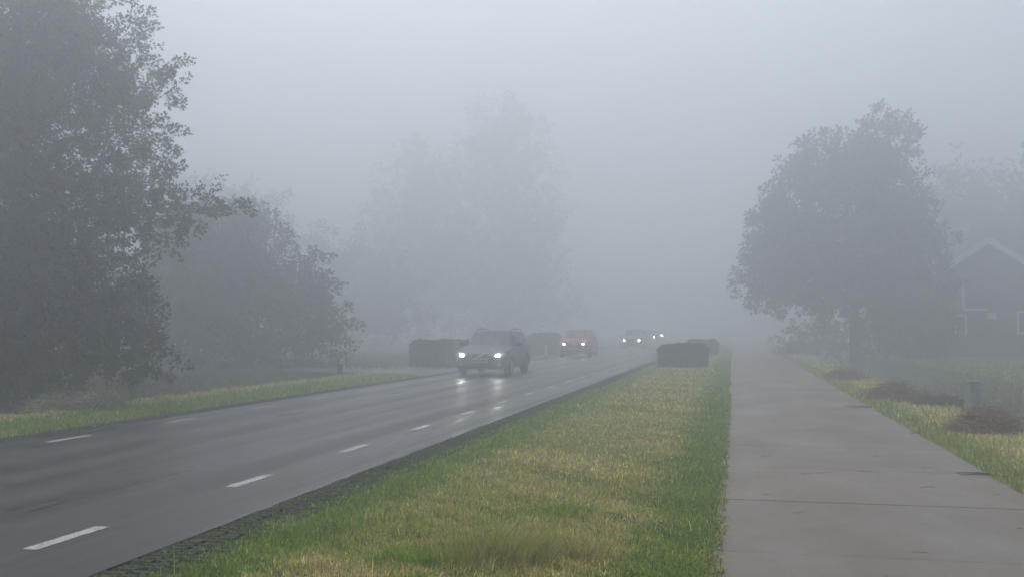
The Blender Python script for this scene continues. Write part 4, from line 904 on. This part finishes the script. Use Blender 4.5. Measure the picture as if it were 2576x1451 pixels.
EST = dict(W=1.80, H=1.46, L=4.71, wheel_r=.32, axf=.93, axr=3.69, cowl=1.38, header=2.02, tail=(4.30, 4.66), mir_z=1.0, blk=True,
    hood=[(0, .66, .30, .62, .66, .50), (.05, .80, .25, .66, .715, .50), (.14, .89, .22, .70, .765, .52), (.30, .95, .21, .755, .82, .54), (.60, .985, .20, .82, .885, .56), (1.0, 1.0, .20, .875, .945, .58), (1.37, 1.0, .20, .91, .985, .58)],
    cab=[(1.39, 1.0, .20, .915, .995, 0, .58, .94), (2.02, 1.0, .20, .935, 1.425, 0, .58, 1.0), (2.5, 1.0, .20, .945, 1.46), (3.4, 1.0, .20, .955, 1.46), (4.10, .99, .22, .97, 1.44, 0, .58, .985), (4.30, .985, .24, .975, 1.42, 0, .58, .97), (4.66, .95, .28, .96, 1.06, 0, .58, .90), (4.71, .90, .34, .88, .98, 0, .58, .86)],
    side=[(1.75, 2.42), (2.50, 3.30), (3.38, 4.18)],
    lamp=[(.42, .60), (.47, .715), (.60, .745), (.76, .74), (.815, .70), (.80, .60), (.62, .585)], bulb=(.595, .662, .085, .048), indicator=[(.80, .61), (.815, .70), (.855, .69), (.85, .62)],
    grille=[(-.31, .69), (-.295, .735), (.295, .735), (.31, .69), (.275, .575), (.22, .555), (-.22, .555), (-.275, .575)], grille_frame=True, bar=[(-.15, .565), (0, .645), (.15, .728)], emblem=(0, .645, .034),
    lower=[(-.52, .40), (-.48, .32), (.48, .32), (.52, .40), (.3, .43), (-.3, .43)], fog=(.64, .37), plate_z=.485, plate='53-PT-BK', rails=True)
MPV = dict(W=1.76, H=1.50, L=4.20, wheel_r=.31, axf=.86, axr=3.46, cowl=1.12, header=1.88, tail=(3.85, 4.12), mir_z=1.03,
    hood=[(0, .66, .30, .66, .70, .50), (.05, .82, .24, .71, .765, .50), (.14, .90, .21, .76, .83, .52), (.30, .955, .20, .83, .90, .54), (.60, .985, .20, .89, .965, .56), (1.11, 1.0, .20, .95, 1.03, .58)],
    cab=[(1.13, 1.0, .20, .955, 1.04, 0, .58, .95), (1.88, 1.0, .20, .975, 1.465, 0, .58, 1.0), (2.4, 1.0, .20, .985, 1.50), (3.2, 1.0, .20, .995, 1.50), (3.85, .985, .24, 1.0, 1.46, 0, .58, .98), (4.12, .95, .30, .98, 1.08, 0, .58, .92), (4.20, .90, .36, .86, .95, 0, .58, .88)],
    side=[(1.62, 2.32), (2.42, 3.12), (3.2, 3.75)],
    lamp=[(.40, .655), (.43, .75), (.60, .785), (.78, .775), (.825, .72), (.79, .64), (.58, .635)], bulb=(.515, .715, .052, .048),
    grille=[(-.34, .72), (-.32, .755), (.32, .755), (.34, .72), (.28, .655), (-.28, .655)], emblem=(0, .70, .065), vw=True,
    lower=[(-.60, .36), (-.55, .27), (.55, .27), (.60, .36), (.45, .40), (-.45, .40)], plate_z=.50)
B1 = lamp_mat('headlight_beam_white', (1.0, .98, .90), 22); B2 = lamp_mat('headlight_beam_cool', (.95, .96, 1.0), 34); B3 = lamp_mat('headlight_beam_warm', (1.0, .80, .50), 70); B4 = lamp_mat('headlight_beam_far', (.92, .95, 1.0), 90)
EST['L']; y1 = 31.0 + 4.71 / 2
c_ = make_car('estate_car', 'dark blue grey estate car with roof rails and lit headlights, nearest of the oncoming cars', (-7.88, 31.2 + 4.71 / 2 * .88, .03), EST, paint('blue_grey_paint', (.035, .052, .085)), B1); c_.scale = (.98, .88, 1)
c_ = make_car('hatchback_car', 'red hatchback with lit headlights, second of the oncoming cars', (-8.29, 53.0 + 2.1 * .85, .03), MPV, paint('red_paint', (.55, .03, .07)), B2); c_.scale = (.98, .85, 1)
E3 = dict(MPV); E3.update(bulb=(.56, .665, .075, .062), vw=False)
make_car('hatchback_car', 'fog veiled car with haze paled paint and yellowish headlights, third of the oncoming cars', (-7.60, 77.0 + 2.1, .03), E3, paint('haze_paled_paint', (.36, .37, .38)), B3)  # body colour paled so the car fades further into the fog
E4 = dict(EST); E4.update(bulb=(.595, .64, .08, .07), grille_frame=False, plate=None)
make_car('estate_car', 'almost invisible car with small white headlights, fourth of the oncoming cars', (-9.70, 119 + 2.3, .03), E4, paint('grey_paint', (.24, .245, .25)), B4)
E5 = dict(MPV); E5.update(bulb=(.56, .70, .13, .10), vw=False)
make_car('hatchback_car', 'farthest car in the fog, one white headlight showing beside the fourth car', (-10.45, 143 + 2.1, .03), E5, paint('pale_paint', (.2, .2, .2)), lamp_mat('headlight_beam_farthest', (.95, .96, 1.0), 240))

def dipped_beam(x, y, z, e, c):
    ld = bpy.data.lights.new('dipped_beam', 'SPOT'); ld.energy = e; ld.color = c; ld.spot_size = R(70); ld.spot_blend = .9; ld.shadow_soft_size = .05
    o = bpy.data.objects.new('dipped_beam', ld); COL.objects.link(o); o.location = (x, y, z); o.rotation_euler = (R(-90 + 7), 0, 0)
for x in (-.595, .595): dipped_beam(-7.86 + x, 31.2 - .08, .70, 9, (1.0, .97, .88)); dipped_beam(-8.27 + x * .87, 52.9, .74, 5, (.95, .96, 1.0))

# ------------------------------------------------------------------ fog
bm = bmesh.new(); add_box(bm, (0, 255, 26.0), (790, 710, 56.0))
hz = link('haze', bm_mesh('haze', bm), None); tag(hz, kind='stuff')
hm = bpy.data.materials.new('fog'); hm.use_nodes = True; hm.node_tree.nodes.remove(hm.node_tree.nodes['Principled BSDF'])
pv = hm.node_tree.nodes.new('ShaderNodeVolumePrincipled'); pv.inputs['Color'].default_value = (.905, .935, .965, 1); pv.inputs['Density'].default_value = 0.0250; pv.inputs['Anisotropy'].default_value = 0.75
hm.node_tree.links.new(pv.outputs[0], hm.node_tree.nodes['Material Output'].inputs['Volume']); hz.data.materials.append(hm)
